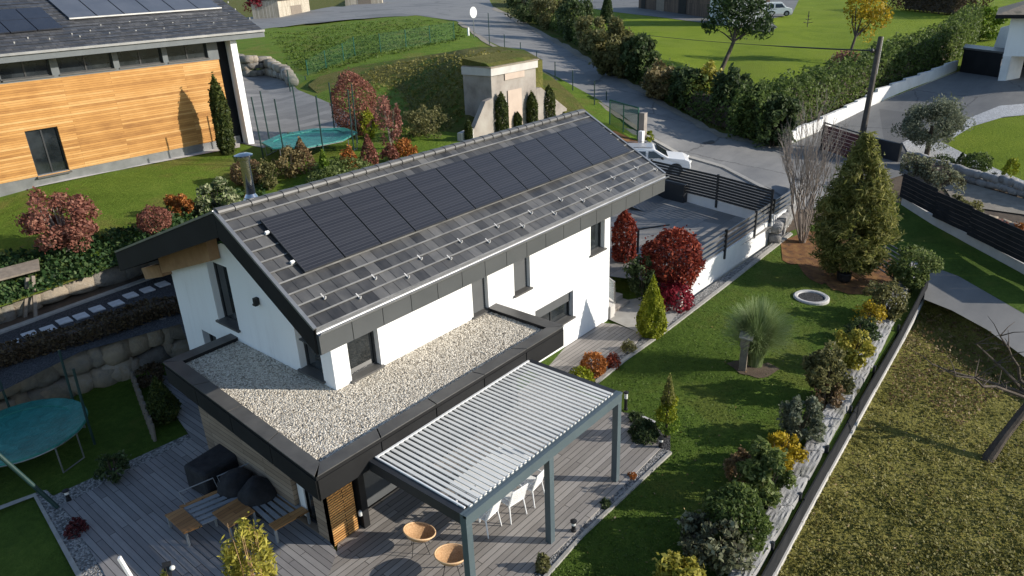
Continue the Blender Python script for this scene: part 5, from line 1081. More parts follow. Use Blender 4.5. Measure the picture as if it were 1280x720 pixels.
# dark shed beside it
s0 = GA(1201,90)+d*-.1; s1 = GA(1247,97); t = thing('garden_shed', 'dark flat roofed shed between the white wall and the villa', 'shed', s0); zt_ = vtop(s0, 60)-s0[2]
mb = MB(); dd = np.array([s1[0]-s0[0], s1[1]-s0[1], 0]); mb.prism([s0-[0,0,.3], s0+dd-[0,0,.3], s0+dd+bk_*3-[0,0,.3], s0+bk_*3-[0,0,.3]], (0,0,zt_+.2)); mb.build('wall', 'fascia_dark', t)
mb = MB(); mb.prism([s0-dd*.03-bk_*.1+[0,0,zt_-.1], s0+dd*1.05-bk_*.1+[0,0,zt_-.1], s0+dd*1.05+bk_*3.1+[0,0,zt_-.1], s0-dd*.03+bk_*3.1+[0,0,zt_-.1]], (0,0,.15)); mb.build('roof', 'capping', t)
q0 = s0+bk_*6+dd*.7; mb = MB(); mb.prism([q0+[0,0,zt_-1], q0+dd*.55+[0,0,zt_-1], q0+dd*.55+[0,0,zt_+1.0], q0+dd*.35+[0,0,zt_+1.7], q0+dd*.1+[0,0,zt_+1.4]], bk_*.8); tag(mb.build('trailer_cover', 'wallwhite', bevel=.05), 'white covered trailer behind the dark shed', 'trailer')
# barns and sheds along the top edge
def gabled(name, label, cat, px0, px1, z, hh, deep, wmat, roofmat='tile_dark', extra=None, group=None):
    a, b = U(*px0, z), U(*px1, z); b[2] = a[2]; dd = (b-a)/np.linalg.norm(b-a); L = np.linalg.norm(b-a); bb = np.array([-dd[1],dd[0],0]); bb = bb if bb@FWD > 0 else -bb
    t = thing(name, label, cat, (a+b)/2, group); MB().prism([a-[0,0,.5], b-[0,0,.5], b+bb*deep-[0,0,.5], a+bb*deep-[0,0,.5]], (0,0,hh+.5)).build('wall', wmat, t)
    m1, m2 = a+bb*deep/2-dd*.4+[0,0,hh+deep*.28], b+bb*deep/2+dd*.4+[0,0,hh+deep*.28]; e = .5
    q = [a-bb*e-dd*.4+[0,0,hh-.05], b-bb*e+dd*.4+[0,0,hh-.05], b+bb*(deep+e)+dd*.4+[0,0,hh-.05], a+bb*(deep+e)-dd*.4+[0,0,hh-.05]]
    mb = MB(); mb.add([*q, m1, m2]+[x+[0,0,.18] for x in (*q, m1, m2)], [(0,1,5,4),(3,4,5,2),(6,7,11,10),(9,10,11,8),(0,6,10,4),(1,5,11,7),(4,10,9,3),(5,2,8,11),(0,1,7,6),(3,9,8,2)]); mb.build('roof', roofmat, t)
    if extra: extra(t, a, b, dd, bb, L)
    return t
def barn_bits(t, a, b, dd, bb, L):
    for f0, f1, m_ in ((.30,.42,'greywood'),(.62,.72,'fascia_dark'),(.05,.12,'fascia_dark')):
        MB().prism([a+dd*L*f0-bb*.06, a+dd*L*f1-bb*.06, a+dd*L*f1-bb*.02, a+dd*L*f0-bb*.02], (0,0,2.6)).build('door', m_, t)
gabled('barn', 'dark timber barn beyond the far lawn at the top edge', 'barn', (798,13), (886,22), 4.35, 5.0, 10, 'oldwood', extra=barn_bits)
gabled('farmhouse', 'pale rendered farmhouse behind the crown of the far pine', 'house', (886,27), (911,31), 4.1, 6.0, 5, 'wallwhite')
def shed_bits(t, a, b, dd, bb, L): MB().prism([a+dd*L*.35-bb*.05, a+dd*L*.7-bb*.05, a+dd*L*.7-bb*.02, a+dd*L*.35-bb*.02], (0,0,1.9)).build('gate', 'greywood', t)
gabled('wooden_shed', 'pale board shed on the roadside bend beside the red creeper', 'shed', (350,23), (388,16), 5.7, 3.2, 5, 'palewood', extra=shed_bits)
gabled('roadside_shed', 'grey and cream boarded shed at the top of the road bend', 'shed', (432,8), (478,6), 5.8, 3.2, 5, 'palewood', extra=shed_bits)
gabled('parked_caravan', 'blue grey clad hut behind the shaded hedge at the top edge', 'hut', (640,5), (668,9), 5.2, 3.2, 4, 'gutter')
# ------------------------------------------------------------------ vehicles
def vehicle(name, label, cat, pf, pr, wid, L, prof, glassq, wheels, wr, body, roofmat=None, group=None):
    """pf front ground point, pr rear ground point (left side, facing the camera); prof: side outline (x from rear, z)"""
    pf = np.array(pf); pr = np.array(pr); dd = (pf-pr); dd[2] = 0; dd /= np.linalg.norm(dd); rt = np.array([dd[1],-dd[0],0]); side = rt if rt@FWD > 0 else -rt
    t = thing(name, label, cat, pr+dd*L/2+side*wid/2, group); W = lambda x, y, z: tuple(pr+dd*x+side*y+np.array([0,0,z]))
    n = len(prof); mb = MB(); zb = max(z for _, z in prof); ys = []
    def inset(z): return .02 + max(0, z-.95)*.22
    for yy in (0, 1):
        for x, z in prof: ins = inset(z); mb.v.append(W(x, ins if yy == 0 else wid-ins, z))
    mb.f += [(i, (i+1)%n, n+(i+1)%n, n+i) for i in range(n)]; mb.f += [tuple(range(n)), tuple(range(n,2*n))]
    b = mb.build('body', body, t, bevel=.05)
    for q in glassq:
        for yy in (0, 1):
            mb = MB(); vs = [W(x, (inset(z)-.012) if yy == 0 else wid-inset(z)+.012, z) for x, z in q]; mb.add(vs, [tuple(range(len(q)))]); mb.build('side_window', 'glass', t, fix=False)
    for x in wheels:
        for yy in (.10, wid-.10):
            mb = MB(); k = 18; s = -1 if yy < wid/2 else 1; c = [(x+wr*math.cos(a), wr+wr*math.sin(a)) for a in np.linspace(0, 2*math.pi, k, False)]
            vs = [W(a, yy-.11, z) for a, z in c]+[W(a, yy+.11, z) for a, z in c]; mb.add(vs, [(i,(i+1)%k,k+(i+1)%k,k+i) for i in range(k)]+[tuple(range(k)), tuple(range(k,2*k))]); wh = mb.build('wheel', 'tyre', t)
            mb = MB(); vs = [W(x+(a-x)*.62, yy+s*.118, wr+(z-wr)*.62) for a, z in c]; mb.add(vs, [tuple(range(k))]); mb.build('rim', 'grey_metal', wh, fix=False)
            mb = MB(); c2 = [(x+(wr+.07)*math.cos(a), wr+(wr+.07)*math.sin(a)) for a in np.linspace(-.1, math.pi+.1, k)]; yv = .012 if yy < wid/2 else wid-.012
            mb.add([W(a, yv, z) for a, z in c2], [tuple(range(k))]); mb.build('wheel_arch', 'black', t, fix=False)
    return t, W, inset
pf = U(863,221,.75); rf_ = np.array([RGT[0],RGT[1],0]); rf_ /= np.linalg.norm(rf_); pr = pf-rf_*4.25+np.array([FWD[0],FWD[1],0])*.55
prof = [(.05,.42),(.0,.75),(.05,1.05),(.25,1.30),(.50,1.52),(1.2,1.57),(2.25,1.55),(3.05,1.08),(3.95,.98),(4.22,.86),(4.3,.55),(4.22,.32),(.3,.30)]
car, W, ins = vehicle('parked_car', 'white parked car behind the dark road fence of the parking court', 'car', pf, pr, 1.78, 4.3, prof,
  [[(.48,1.06),(.95,1.04),(.95,1.38),(.66,1.40)],[(1.10,1.04),(1.82,1.04),(1.80,1.42),(1.10,1.42)],[(1.95,1.04),(2.78,1.06),(2.26,1.42),(1.95,1.42)]], (.78,3.45), .345, 'carwhite')
mb = MB(); mb.hexa([W(.55,.20,1.55),W(2.25,.20,1.54),W(2.25,1.58,1.54),W(.55,1.58,1.55),W(.6,.24,1.60),W(2.2,.24,1.585),W(2.2,1.54,1.585),W(.6,1.54,1.60)]); mb.build('roof', 'cargrey', car, bevel=.02)
mb = MB(); e_ = .015; mb.add([W(2.40+e_,.22,1.535),W(2.40+e_,1.56,1.535),W(3.02+e_,1.66,1.12),W(3.02+e_,.12,1.12)], [(0,1,2,3)]); mb.build('windscreen', 'glass', car, fix=False)
mb = MB()
MB().tube([W(.7,.20,1.585),W(.8,.18,1.635),W(2.0,.18,1.63),W(2.15,.20,1.585)], .02, 6).build('roof_rail', 'gutter', car); MB().tube([W(.7,1.58,1.585),W(.8,1.6,1.635),W(2.0,1.6,1.63),W(2.15,1.58,1.585)], .02, 6).build('roof_rail', 'gutter', car)
MB().blob(W(2.72,-.08,1.06), (.10,.09,.075), 2, 0).build('wing_mirror', 'black', car, smooth=True)
MB().box(W(4.20,.25,.80), (.16,.22,.14)).build('headlight', 'light', car, bevel=.03); MB().box(W(4.20,1.53,.80), (.16,.22,.14)).build('headlight', 'light', car, bevel=.03)
pf = U(990,20,4.25); pr = U(950,21,4.25); pr = pf+(pr-pf)/np.linalg.norm(pr-pf)*4.6
van, W, ins = vehicle('parked_van', 'white van parked on the far drive at the top edge', 'van', pf, pr, 1.85, 4.6, [(.0,.5),(.0,1.9),(.15,2.0),(3.0,1.98),(3.7,1.25),(4.5,1.05),(4.6,.5),(4.5,.32),(.1,.32)], [[(.8,1.2),(1.9,1.2),(1.9,1.75),(.8,1.75)],[(2.1,1.2),(3.5,1.22),(3.0,1.75),(2.1,1.75)]], (.9,3.8), .36, 'carwhite')
# ------------------------------------------------------------------ road side furniture
P = GA(1074,190); t = thing('utility_pole', 'tall dark wooden utility pole behind the bare shrub', 'pole', P); zt = vtop(P, 45); Q = np.array([P[0], P[1], zt]); kx = ray(1102,45); Qx = CAM+kx*(depth(P)/(kx@FWD)); Q = np.array([Qx[0]*.8+P[0]*.2, Qx[1]*.8+P[1]*.2, Qx[2]])
MB().tube([P-[0,0,.3], lerp(P,Q,.5), Q], [.20,.17,.14], 12).build('pole', 'polewood', t); MB().tube([lerp(P,Q,.68)+RGT*.19, Q+RGT*.16], .025, 6).build('conduit', 'gutter', t)
MB().blob(lerp(P,Q,.88)-RGT*.35, (.28,.12,.14), 2, .2).build('cable_clamp', 'black', t)
cb = MB(); s_ = lerp(P,Q,.88)-RGT*.15; far = U(940,36,0); v = ray(700,28); e_ = CAM+v*90; pts = [lerp(s_,e_,k)-[0,0,1.6*4*k*(1-k)*.3] for k in np.linspace(0,1,14)]; cb.tube(pts, [.05]*3+[.022]*11, 6); tag(cb.build('overhead_cable', 'black', loc=tuple(s_)), 'black overhead cable running from the wooden pole across the far lawn', 'cable')
P = GA(593,46); t = thing('traffic_sign', 'round white backed traffic sign on the grass corner by the road', 'sign', P); zt = vtop(P, 9)
MB().tube([P, [P[0],P[1],zt]], .05, 8).build('pole', 'gutter', t); mb = MB(); c = np.array([P[0],P[1],zt-.55]); k = 20; nv = np.array([-.25,-.97,0]); ring = [c+nv*.07+np.array([.97,-.25,0])*.48*math.cos(a)+np.array([0,0,1])*.62*math.sin(a) for a in np.linspace(0,2*math.pi,k,False)]; mb.prism(ring, -nv*.04); mb.build('plate', 'white_metal', t)
P = GA(590,44); tag(MB().box(P+np.array([-.6,0,.45]), (.18,.18,.9)).build('marker_post', 'white_metal', bevel=.02), 'short white marker post beside the round traffic sign', 'post')
P = GA(709,43); t = thing('utility_cabinet', 'white utility cabinet standing against the roadside hedge', 'cabinet', P); MB().box(P+np.array([0,0,1.15]), (1.0,.45,1.4), rz=-.75).build('box', 'white_metal', t, bevel=.03); MB().box(P+np.array([0,0,.2]), (.8,.35,.6), rz=-.75).build('base', 'concrete', t)
# mesh fence round the mound
M['mesh'] = None
m, n, l, b = nt('green_wire_mesh'); v = objvec(n); b.inputs['Base Color'].default_value = (.02,.12,.08,1); b.inputs['Alpha'].default_value = .10; g_ = noi(n, l, v, 3, 2); rr = ramp(n, [(.015,.10,.07),(.03,.14,.09)]); l.new(g_.outputs[0], rr.inputs[0]); l.new(rr.outputs[0], b.inputs['Base Color']); M['mesh'] = m
def mesh_fence(name, label, pxs, tops, zf, mat, alpha=True, group=None):
    base = [U(x, y, zf(x, y)) for x, y in pxs]; t = thing(name, label, 'fence', base[0], group); zt = [vtop(p, ty) for p, ty in zip(base, tops)]
    for i in range(len(base)-1):
        if alpha:
            mb = MB(); a, b = base[i], base[i+1]; mb.add([a, b, [b[0],b[1],zt[i+1]], [a[0],a[1],zt[i]]], [(0,1,2,3)]); mb.build('wire_mesh', 'mesh', t, fix=False)
    for p, z in zip(base, zt): MB().tube([p-[0,0,.1], [p[0],p[1],z]], .045, 6).build('post', mat, t)
    return t
mesh_fence('wire_fence', 'green wire fence with posts along the sunny bank above the mound', [(385,94),(408,86),(430,76),(444,70),(476,66),(508,60),(538,55),(568,49)], [75,63,54,46,42,37,32,27], zU, 'green_metal')
mesh_fence('wire_fence', 'dark green mesh fence at the corner of the paved yard', [(363,115),(382,100),], [87,95], zU, 'green_dark')
mesh_fence('roadside_fence', 'row of dark posts with thin wire along the road below the mound', [(612,56),(631,64),(651,72),(671,78),(694,99),(716,113),(743,131),(758,126)], [16,43,53,64,77,88,101,114], zU, 'green_dark', False)
t = thing('green_gate', 'green mesh gate with posts and concrete pillar by the road', 'gate', U(780,168,2.15)); g0, g1 = U(762,158,2.3), U(797,173,2.1); zt0, zt1 = vtop(g0,125), vtop(g1,135)
mb = MB(); mb.add([g0, g1, [g1[0],g1[1],zt1], [g0[0],g0[1],zt0]], [(0,1,2,3)]); m2 = M['mesh'].copy(); m2.name = 'green_gate_mesh'; m2.node_tree.nodes['Principled BSDF'].inputs['Alpha'].default_value = .55; mb.build('gate_panel', m2, t, fix=False)
mb = MB(); mb.tube([g0, [g0[0],g0[1],zt0], [g1[0],g1[1],zt1], g1], .05, 6); m_ = lerp(g0,g1,.5); mb.tube([m_, [m_[0],m_[1],(zt0+zt1)/2]], .04, 6); mb.build('gate_frame', 'green_metal', t)
P = U(803,175,2.0); zt = vtop(P, 141); MB().box((P[0],P[1],(P[2]+zt)/2), (.35,.35,zt-P[2])).build('pillar', 'concrete', t)
P = U(801,186,1.7); tag(MB().box(P+np.array([0,0,.5]), (.28,.28,1.1)).build('white_marker', 'white_metal', bevel=.02), 'short white marker post in front of the green gate pillar', 'post')
P = U(748,152,2.6); tag(MB().box(P+np.array([0,0,1.6]), (.3,.25,.2)).build('letter_box', 'white_metal', bevel=.02), 'small white box on the far roof edge beside the green gate', 'box') if False else None
# boulder wall by the timber building
sb = [U(292,96,3.9), U(312,97,3.95), U(335,93,4.0), U(358,99,4.0), U(366,106,4.0)]
mb = rocks_along(sb, [5.9,5.8,5.5,5.0,4.7], .62, .45, 21); tag(mb.build('boulder_wall', M['stone'], loc=tuple(sb[0]), smooth=True), 'wall of pale boulders beside the paved yard behind the timber building', 'stone wall')
# ------------------------------------------------------------------ planting
# --- upper lawn and bank
shrub('red_shrub', 'large red autumn shrub on the upper lawn edge above the ivy bank', 'shrub', (33,232,117,318), zU, 'lumpy', 'dusty_red', 5200, .10, stems=14, stem_r=.03, bark='bark_pale', lumps=40)
shrub('round_shrub', 'small round dusky red shrub above the ivy bank beside the dark roof gable', 'shrub', (172,256,212,291), zU, 'ball', 'dusty_red', 1800, .07, stems=4)
shrub('orange_shrub', 'rust orange shrub between the round red shrub and the variegated bush', 'shrub', (209,234,243,270), zU, 'lumpy', 'rust_leaf', 1300, .09, stems=6, lumps=18)
shrub('variegated_bush', 'cream and green variegated bush beside the chimney flue', 'shrub', (240,224,300,268), zU, 'lumpy', 'variegated_leaf', 2200, .13, stems=4, lumps=22)
shrub('clipped_hedge', 'short brown hedge stub on the lawn corner behind the chimney flue', 'hedge', (288,198,330,232), zU, 'ball', 'brown_leaf', 2000, .08, stems=3)
def cypress(name, label, box, zf, lf='cypress_leaf', kind='column', n=2200, s=.10, group=None):
    n = int(n*2.4); s *= 1.15
    return shrub(name, label, 'tree', box, zf, kind, lf, n, s, group, stems=0, jit=.5)
cypress('cypress', 'tall slim cypress in front of the timber clad wall', (266,98,286,192), zU, n=2600)
g_ = 'slim cypresses in front of the bunker'
for bx, lab in (((619,116,635,165),'slim cypress left of the beige bunker door'), ((658,115,672,156),'slim cypress at the right end of the bunker wall'), ((678,107,694,150),'slim cypress in front of the right wing wall of the bunker'), ((642,140,652,160),'very small cypress below the beige bunker door'), ((581,150,590,176),'small thin cypress left of the bunker beside the wing wall')):
    cypress('slim_cypress', lab, bx, zU, n=900, s=.09, group=g_)
for bx, lf, kind, nm, lab, n in [((340,178,380,222),'straw_leaf','lumpy','grass_tuft','straw coloured grass clump left of the upper trampoline legs',1000), ((318,200,352,236),'olive_leaf','lumpy','bushy_plant','olive green bush right of the chimney flue',900), ((362,172,392,215),'brown_leaf','flame','dry_plant','dry brown upright plant below the upper trampoline',800), ((346,166,374,186),'grey_leaf','hemi','grey_shrub','silvery shrub at the near edge of the upper trampoline',700),
    ((397,186,413,224),'bright_green','flame','upright_bush','bright green upright bush under the teal trampoline',800), ((424,180,449,216),'rust_leaf','lumpy','orange_shrub','small orange shrub between the trampoline and the roof ridge',900), ((449,168,472,208),'dusty_red','flame','red_shrub','dark red upright shrub beside the small orange shrub',900), ((413,90,470,168),'dusty_red','ball','red_tree','tall red bush against the shaded mound behind the trampoline',4200), ((448,135,474,172),'lime_leaf','lumpy','lime_bush','yellow green bush below the tall red bush',900),
    ((468,120,504,186),'pink_leaf','lumpy','twiggy_shrub','pale twiggy shrub right of the tall red bush',1200), ((490,170,520,200),'rust_leaf','lumpy','rust_shrub','low rust shrub by the roof ridge right of the twiggy shrub',900), ((476,178,500,205),'dusty_red','lumpy','low_shrub','low dark red shrub at the foot of the twiggy shrub',700), ((505,130,560,172),'olive_leaf','lumpy','tangled_bush','olive bush at the foot of the shaded mound',1500)]:
    shrub(nm, lab, 'shrub', bx, zU, kind, lf, n, .10, stems=10 if 'twig' in nm or 'red' in nm else 5, bark='bark_pale' if 'twig' in nm else 'bark', lumps=30)
shrub('low_plants', 'low green planting between the roof ridge and the trampoline', 'plants', (380,196,470,226), zU, 'hemi', 'green_leaf', 2600, .10, stems=0)
shrub('climbing_creeper', 'deep red creeper over the roadside shed', 'creeper', (300,-18,352,24), zU, 'lumpy', 'maple_crimson', 1800, .28, stems=3, lumps=20)
# ivy on the bank, brown hedge below the path
def cover(name, poly, zf, hz, n, size, lf, jit=.6, kind='stuff', rng=RNG, tuft=0, tr=.12):
    xs = [p[0] for p in poly]; ys = [p[1] for p in poly]; Ps = []
    while len(Ps) < n:
        x, y = rng.uniform(min(xs), max(xs)), rng.uniform(min(ys), max(ys))
        if inpoly(poly, x, y): Ps.append(U(x, y, zf(x, y)) + np.array([0,0,rng.uniform(0, hz)*(.6+.4*math.sin(x*.35)*math.cos(y*.5))]))
    if tuft:
        C = np.array(Ps); n = n*tuft; g_ = rng.normal(0, tr, (n,3)); sc_ = np.repeat(rng.uniform(.5,1.5,len(C)),tuft); Ps = np.repeat(C,tuft,0)+g_*np.array([1,1,0])*sc_[:,None]; Ps[:,2] += np.maximum(0, hz*sc_*(1-np.hypot(g_[:,0],g_[:,1])/(2.2*tr)))*rng.uniform(.4,1,n)
    Ps = np.array(Ps); N = np.tile(np.array([[.1,-.5,.8]]), (n,1)); V, F = leaves_at(Ps, N, size, .7, jit); o = meshnp(name, V, F, LEAF[lf], None, tuple(Ps[0]))
    if kind: struct(o, kind)
    return o
cover('ivy_cover', [(-70,330),(0,322),(60,312),(170,285),(205,270),(330,230),(340,300),(215,320),(145,334),(108,348),(65,360),(0,384),(-70,405)], zU, .38, 13000, .13, 'ivy_leaf')
def hedge(name, label, line, w, h, lf, n, size, zb=0, lump=.10, cat='hedge', group=None, inner=None, top=None):
    """clipped hedge along world points"""
    L = [np.linalg.norm(line[i+1]-line[i]) for i in range(len(line)-1)]; tot = sum(L); Ps = []; Ns = []; rng = RNG
    seg = rng.choice(len(L), n, p=np.array(L)/tot); t = rng.uniform(0,1,n); a = rng.uniform(0, math.pi, n); rad = 1-np.abs(rng.normal(0,.13,n))
    A = np.array(line)[seg]; B = np.array(line)[seg+1]; base = A*(1-t[:,None])+B*t[:,None]; d = unit(B-A); nn = np.stack([-d[:,1], d[:,0], 0*t],1)
    s = base[:,0]*1.7+base[:,1]*1.3; hm = h*(1+lump*np.sin(s*1.1)+lump*.7*np.sin(s*2.7+1)); ca, sa = np.cos(a), np.sin(a); q = .55
    cx = np.sign(ca)*np.abs(ca)**q; cz = np.abs(sa)**q
    P = base + nn*(cx*w/2*rad)[:,None] + np.array([0,0,1])*(cz*hm*rad)[:,None]; low = rng.uniform(0,1,n) < .45
    P[low,2] = base[low,2]+rng.uniform(0,1,low.sum())*hm[low]*.9; N = nn*ca[:,None]+np.array([0,0,1])*sa[:,None]
    V, F = leaves_at(P, N, size, .6, .65); root = thing(name, label, cat, line[0], group); meshnp('foliage', V, F, LEAF[lf], root, WL[root.name])
    mb = MB(); 
    for i in range(len(line)-1): mb.beam(lerp(line[i],line[i+1],.45 if i == 0 else 0)+[0,0,h*.38], lerp(line[i],line[i+1],.55 if i == len(line)-2 else 1)+[0,0,h*.38], w*.5, h*.66)
    mb.build('branches', 'bark', root); return root
hedge('brown_hedge', 'dark brown hedge on top of the lower stone wall beside the slab path', [p+np.array([.05,.55,1.36]) for p in lb], .95, .62, 'dark_brown_leaf', 9000, .09)
shrub('egg_conifer', 'egg shaped dark green conifer beside the shaded corner of the gravel roof', 'shrub', (181,470,219,524), 0, 'flame', 'cypress_leaf', 5000, .075, stems=0, jit=.5)
shrub('dark_shrub', 'dark leafless looking shrub between the stone wall and the gravel roof corner', 'shrub', (166,452,212,486), 0, 'lumpy', 'dark_brown_leaf', 900, .08)
shrub('dark_grass', 'dark purple grass clump at the upper edge of the shaded deck', 'shrub', (118,562,160,602), 0, 'lumpy', 'dark_leaf', 700, .08)
shrub('heather', 'small red heather in the pebble edging left of the deck', 'shrub', (80,645,108,668), 0, 'hemi', 'purple_leaf', 500, .06, stems=0)
# bamboo like plant in front of the camera
shrub('bamboo', 'yellow bamboo clump at the bottom edge in front of the lounge benches', 'shrub', (274,660,356,800), 0, 'lumpy', 'gold_leaf', 2600, .12, lumps=46, stems=12, bark='wicker', stem_r=.012, asp=.28, up=1.0)
shrub('bamboo', 'few yellow shoots beside the black spotlight at the bottom edge', 'shrub', (190,712,235,780), 0, 'flame', 'gold_leaf', 300, .10, stems=5, bark='wicker', stem_r=.01, asp=.28, up=1.0)
# split log edging on the shaded lawn
P0, P1 = U(166,478,.0), U(192,548,.0); mb = MB()
for i in range(26): q = lerp(P0,P1,i/25)+np.array([.02*(i%2),0,0]); mb.tube([q-[0,0,.1], q+[.06,.05,.36+.04*(i%3)]], [.05,.045], 7)
tag(mb.build('log_edging', 'greywood'), 'row of pale driftwood logs edging the shaded lawn beside the egg shaped conifer', 'log edging')
# --- right garden
shrub('golden_cone', 'bright yellow green conical thuja at the corner of the house', 'tree', (797,348,834,420), 0, 'flame', 'lime_leaf', 9000, .07, stems=0, jit=.5)
def maple(label, box, zf, lf, n, kind='ball', **k): return shrub('japanese_maple', label, 'tree', box, zf, kind, lf, n, .10, stems=9, stem_r=.035, **k)
maple('round red Japanese maple beside the white retaining wall', (801,286,879,362), .35, 'maple_red', 5200)
maple('tall narrow red Japanese maple at the corner of the parking court behind the house', (766,262,795,325), .7, 'maple_red', 2200, 'column')
maple('low crimson maple branches beside the garden steps, under the round maple', (822,346,866,382), .1, 'maple_crimson', 1200, 'hemi')
shrub('dark_hedge', 'dark evergreen shrub beside the garden steps below the tall narrow maple', 'shrub', (782,318,824,368), .4, 'lumpy', 'dark_leaf', 1400, .09, stems=3)
def bladetuft(name, label, P, n, L, spread, lf, wid=.010, cat='ornamental grass', lean=.35, seg=5):
    rng = RNG; root = thing(name, label, cat, P); Vs = []; a = rng.uniform(0, 2*math.pi, n); r0 = rng.uniform(0, .22, n)*spread; ln = L*rng.uniform(.55,1.05,n); ben = spread*rng.uniform(0,1.0,n)**.8
    b = np.stack([np.cos(a)*r0, np.sin(a)*r0, 0*a],1)+np.array(P); d = np.stack([np.cos(a), np.sin(a), 0*a],1); s = np.stack([-np.sin(a), np.cos(a), 0*a],1); ring = []
    for k in range(seg+1):
        t = k/seg; c = b + d*(ben*(t**2.1))[:,None] + np.array([0,0,1])*(ln*(t-.36*t**3*(ben/spread)))[:,None]; w_ = wid*(1-t*.85); ring.append((c-s*w_, c+s*w_))
    V = np.stack([x for pr_ in ring for x in pr_],1).reshape(-1,3); m_ = 2*(seg+1); F = []
    for k in range(seg): F.append(np.stack([np.arange(n)*m_+2*k, np.arange(n)*m_+2*k+1, np.arange(n)*m_+2*k+3, np.arange(n)*m_+2*k+2],1))
    meshnp('blades', V, np.concatenate(F), LEAF[lf], root, WL[root.name]); return root
P = GA(943,456); bladetuft('pampas_grass', 'tall fountain of green ornamental grass in the middle of the right lawn', P, 3600, 2.35, 1.05, 'blade_green', .012)
# spiral topiary
P, w_, h_ = bbox_place(820,470,850,548,0); t = thing('spiral_topiary', 'cloud pruned topiary conifer at the far corner of the deck', 'topiary', P)
MB().tube([P, P+[0,0,h_*.9]], [.05,.03], 8).build('trunk', 'bark', t)
for zc_, r, hh in ((.10,.50,.30),(.30,.44,.26),(.50,.36,.22)):
    pts, N = crown_points('ball', P+[(-.05 if zc_ == .3 else .06)*1,0,h_*zc_-.05], r*2*w_/1.0, r*2*w_, h_*hh, 900); V, F = leaves_at(pts, N, .06); meshnp('foliage_ball', V, F, LEAF['lime_leaf' if zc_ > .2 else 'bright_green'], t, WL[t.name])
pts, N = crown_points('cone', P+[0,0,h_*.58], w_*.62, w_*.62, h_*.46, 900); V, F = leaves_at(pts, N, .06); meshnp('foliage_tip', V, F, LEAF['conifer_leaf'], t, WL[t.name])
for bx, lf, kind, nm, lab, n, sz in [((786,522,824,550),'dark_leaf','hemi','creeping_juniper','low blue black juniper in the dark gravel bed beside the topiary',1500,.06), ((726,438,759,470),'rust_leaf','ball','heather_bush','round rust topped bush beside the deck behind the pergola',1100,.07), ((757,440,776,458),'red_leaf','hemi','heather','small red heather in the pebble strip behind the pergola',500,.06), ((708,457,743,484),'lime_leaf','hemi','yellow_shrub','low yellow green shrub behind the far edge of the pergola',900,.07), ((776,424,796,440),'olive_leaf','hemi','stone_plant','low olive plant in the pebble strip in front of the golden thuja',500,.06),
    ((669,690,688,713),'olive_leaf','hemi','small_tuft','small yellowish tuft in the pebbles at the bottom of the deck edge',400,.06), ((784,588,796,598),'rust_leaf','hemi','small_plant','tiny rusty plant in the pebble border by the deck',150,.05), ((784,512,806,530),'dark_leaf','lumpy','dark_plant','dark feathery plant behind the far pergola post',350,.06)]:
    shrub(nm, lab, 'plant' if n < 450 else 'shrub', bx, 0, kind, lf, n, sz, stems=0)
for bx, lf, kind, nm, lab, n, sz in [((1112,305,1165,362),'green_leaf','lumpy','shrub','loose green shrub at the far end of the rock border',1900,.11), ((1085,352,1128,398),'olive_leaf','lumpy','shrub','dark olive shrub below the far green shrub by the rock border',1500,.10), ((1072,380,1102,408),'yellow_leaf','lumpy','yellow_shrub','small yellow autumn shrub beside the dark olive shrub',600,.08), ((1062,395,1098,428),'dark_leaf','lumpy','dark_shrub','dark green shrub below the small yellow shrub on the rock border',1000,.09), ((1043,412,1086,462),'gold_leaf','lumpy','gold_shrub','yellow green shrub in the middle of the rock border',1500,.10), ((1008,435,1062,500),'olive_leaf','lumpy','olive_shrub','large olive brown shrub in front of the yellow green one',2000,.11), ((1016,478,1050,512),'brown_leaf','lumpy','bronze_plant','bronze low plant between the olive shrub and the rocks',500,.09),
    ((976,494,1025,552),'grey_leaf','lumpy','grey_green_shrub','rounded grey green shrub on the lawn side of the rock border',1900,.085), ((956,542,998,590),'yellow_leaf','lumpy','yellow_shrub','bright yellow topped shrub in the rock border above the green bush',1200,.10), ((928,556,990,632),'green_leaf','lumpy','leafy_shrub','leafy green bush directly below the bright yellow shrub',2300,.11), ((910,566,950,606),'brown_leaf','lumpy','dry_shrub','brown dry shrub on the lawn side of the leafy green bush',900,.09), ((880,612,956,686),'hedge_leaf','ball','round_bush','large dense round green bush near the bottom of the rock border',4200,.075), ((850,642,934,712),'edged_leaf','lumpy','edged_shrub','dark shrub with pale edged leaves below the large round bush',2600,.10), ((822,700,880,760),'gold_leaf','lumpy','gold_shrub','golden shrub cut by the bottom edge right of the lawn',1500,.09)]:
    bx = (bx[0]-3, bx[1]-5, bx[2]+4, bx[3]+2); shrub(nm, lab, 'shrub', bx, zA, kind, lf, int(n*1.15), sz, stems=8, lumps=34)
# tall conifer
P, w_, h_ = bbox_place(1000,162,1124,352,lambda x, y: ZA(1057,350)); P = GA(1057,346); h_ = vtop(P,166)-P[2]; w_ = 118*depth(P)/FOC*.95
t = thing('conifer_tree', 'tall bushy green conifer at the far end of the right lawn', 'tree', P); MB().tube([P-[0,0,.1], P+[0,0,h_*.5], P+[0,0,h_*.93]], [.13,.09,.02], 9).build('trunk', 'bark', t)
rng = RNG; Vl = []; Nl = []
for i in range(420):                                  # whorled branches with brushy sprays
    z = (i/420)**1.1*.93+.05; a = rng.uniform(0, 6.28); rad = w_/2*.84*min(1, .60+z*1.5)*max(.09, 1-max(0,(z-.30)/.70)**1.35)*rng.uniform(.78,1.12); k = int(70*(.4+rad)); s = rng.uniform(.25,1,k)**.6
    c = np.stack([np.cos(a)*rad*s, np.sin(a)*rad*s, h_*z + rad*.28*s - .05],1); Vl.append(P+c+rng.normal(0,.10,(k,3))); Nl.append(np.tile([math.cos(a),math.sin(a),.7],(k,1)))
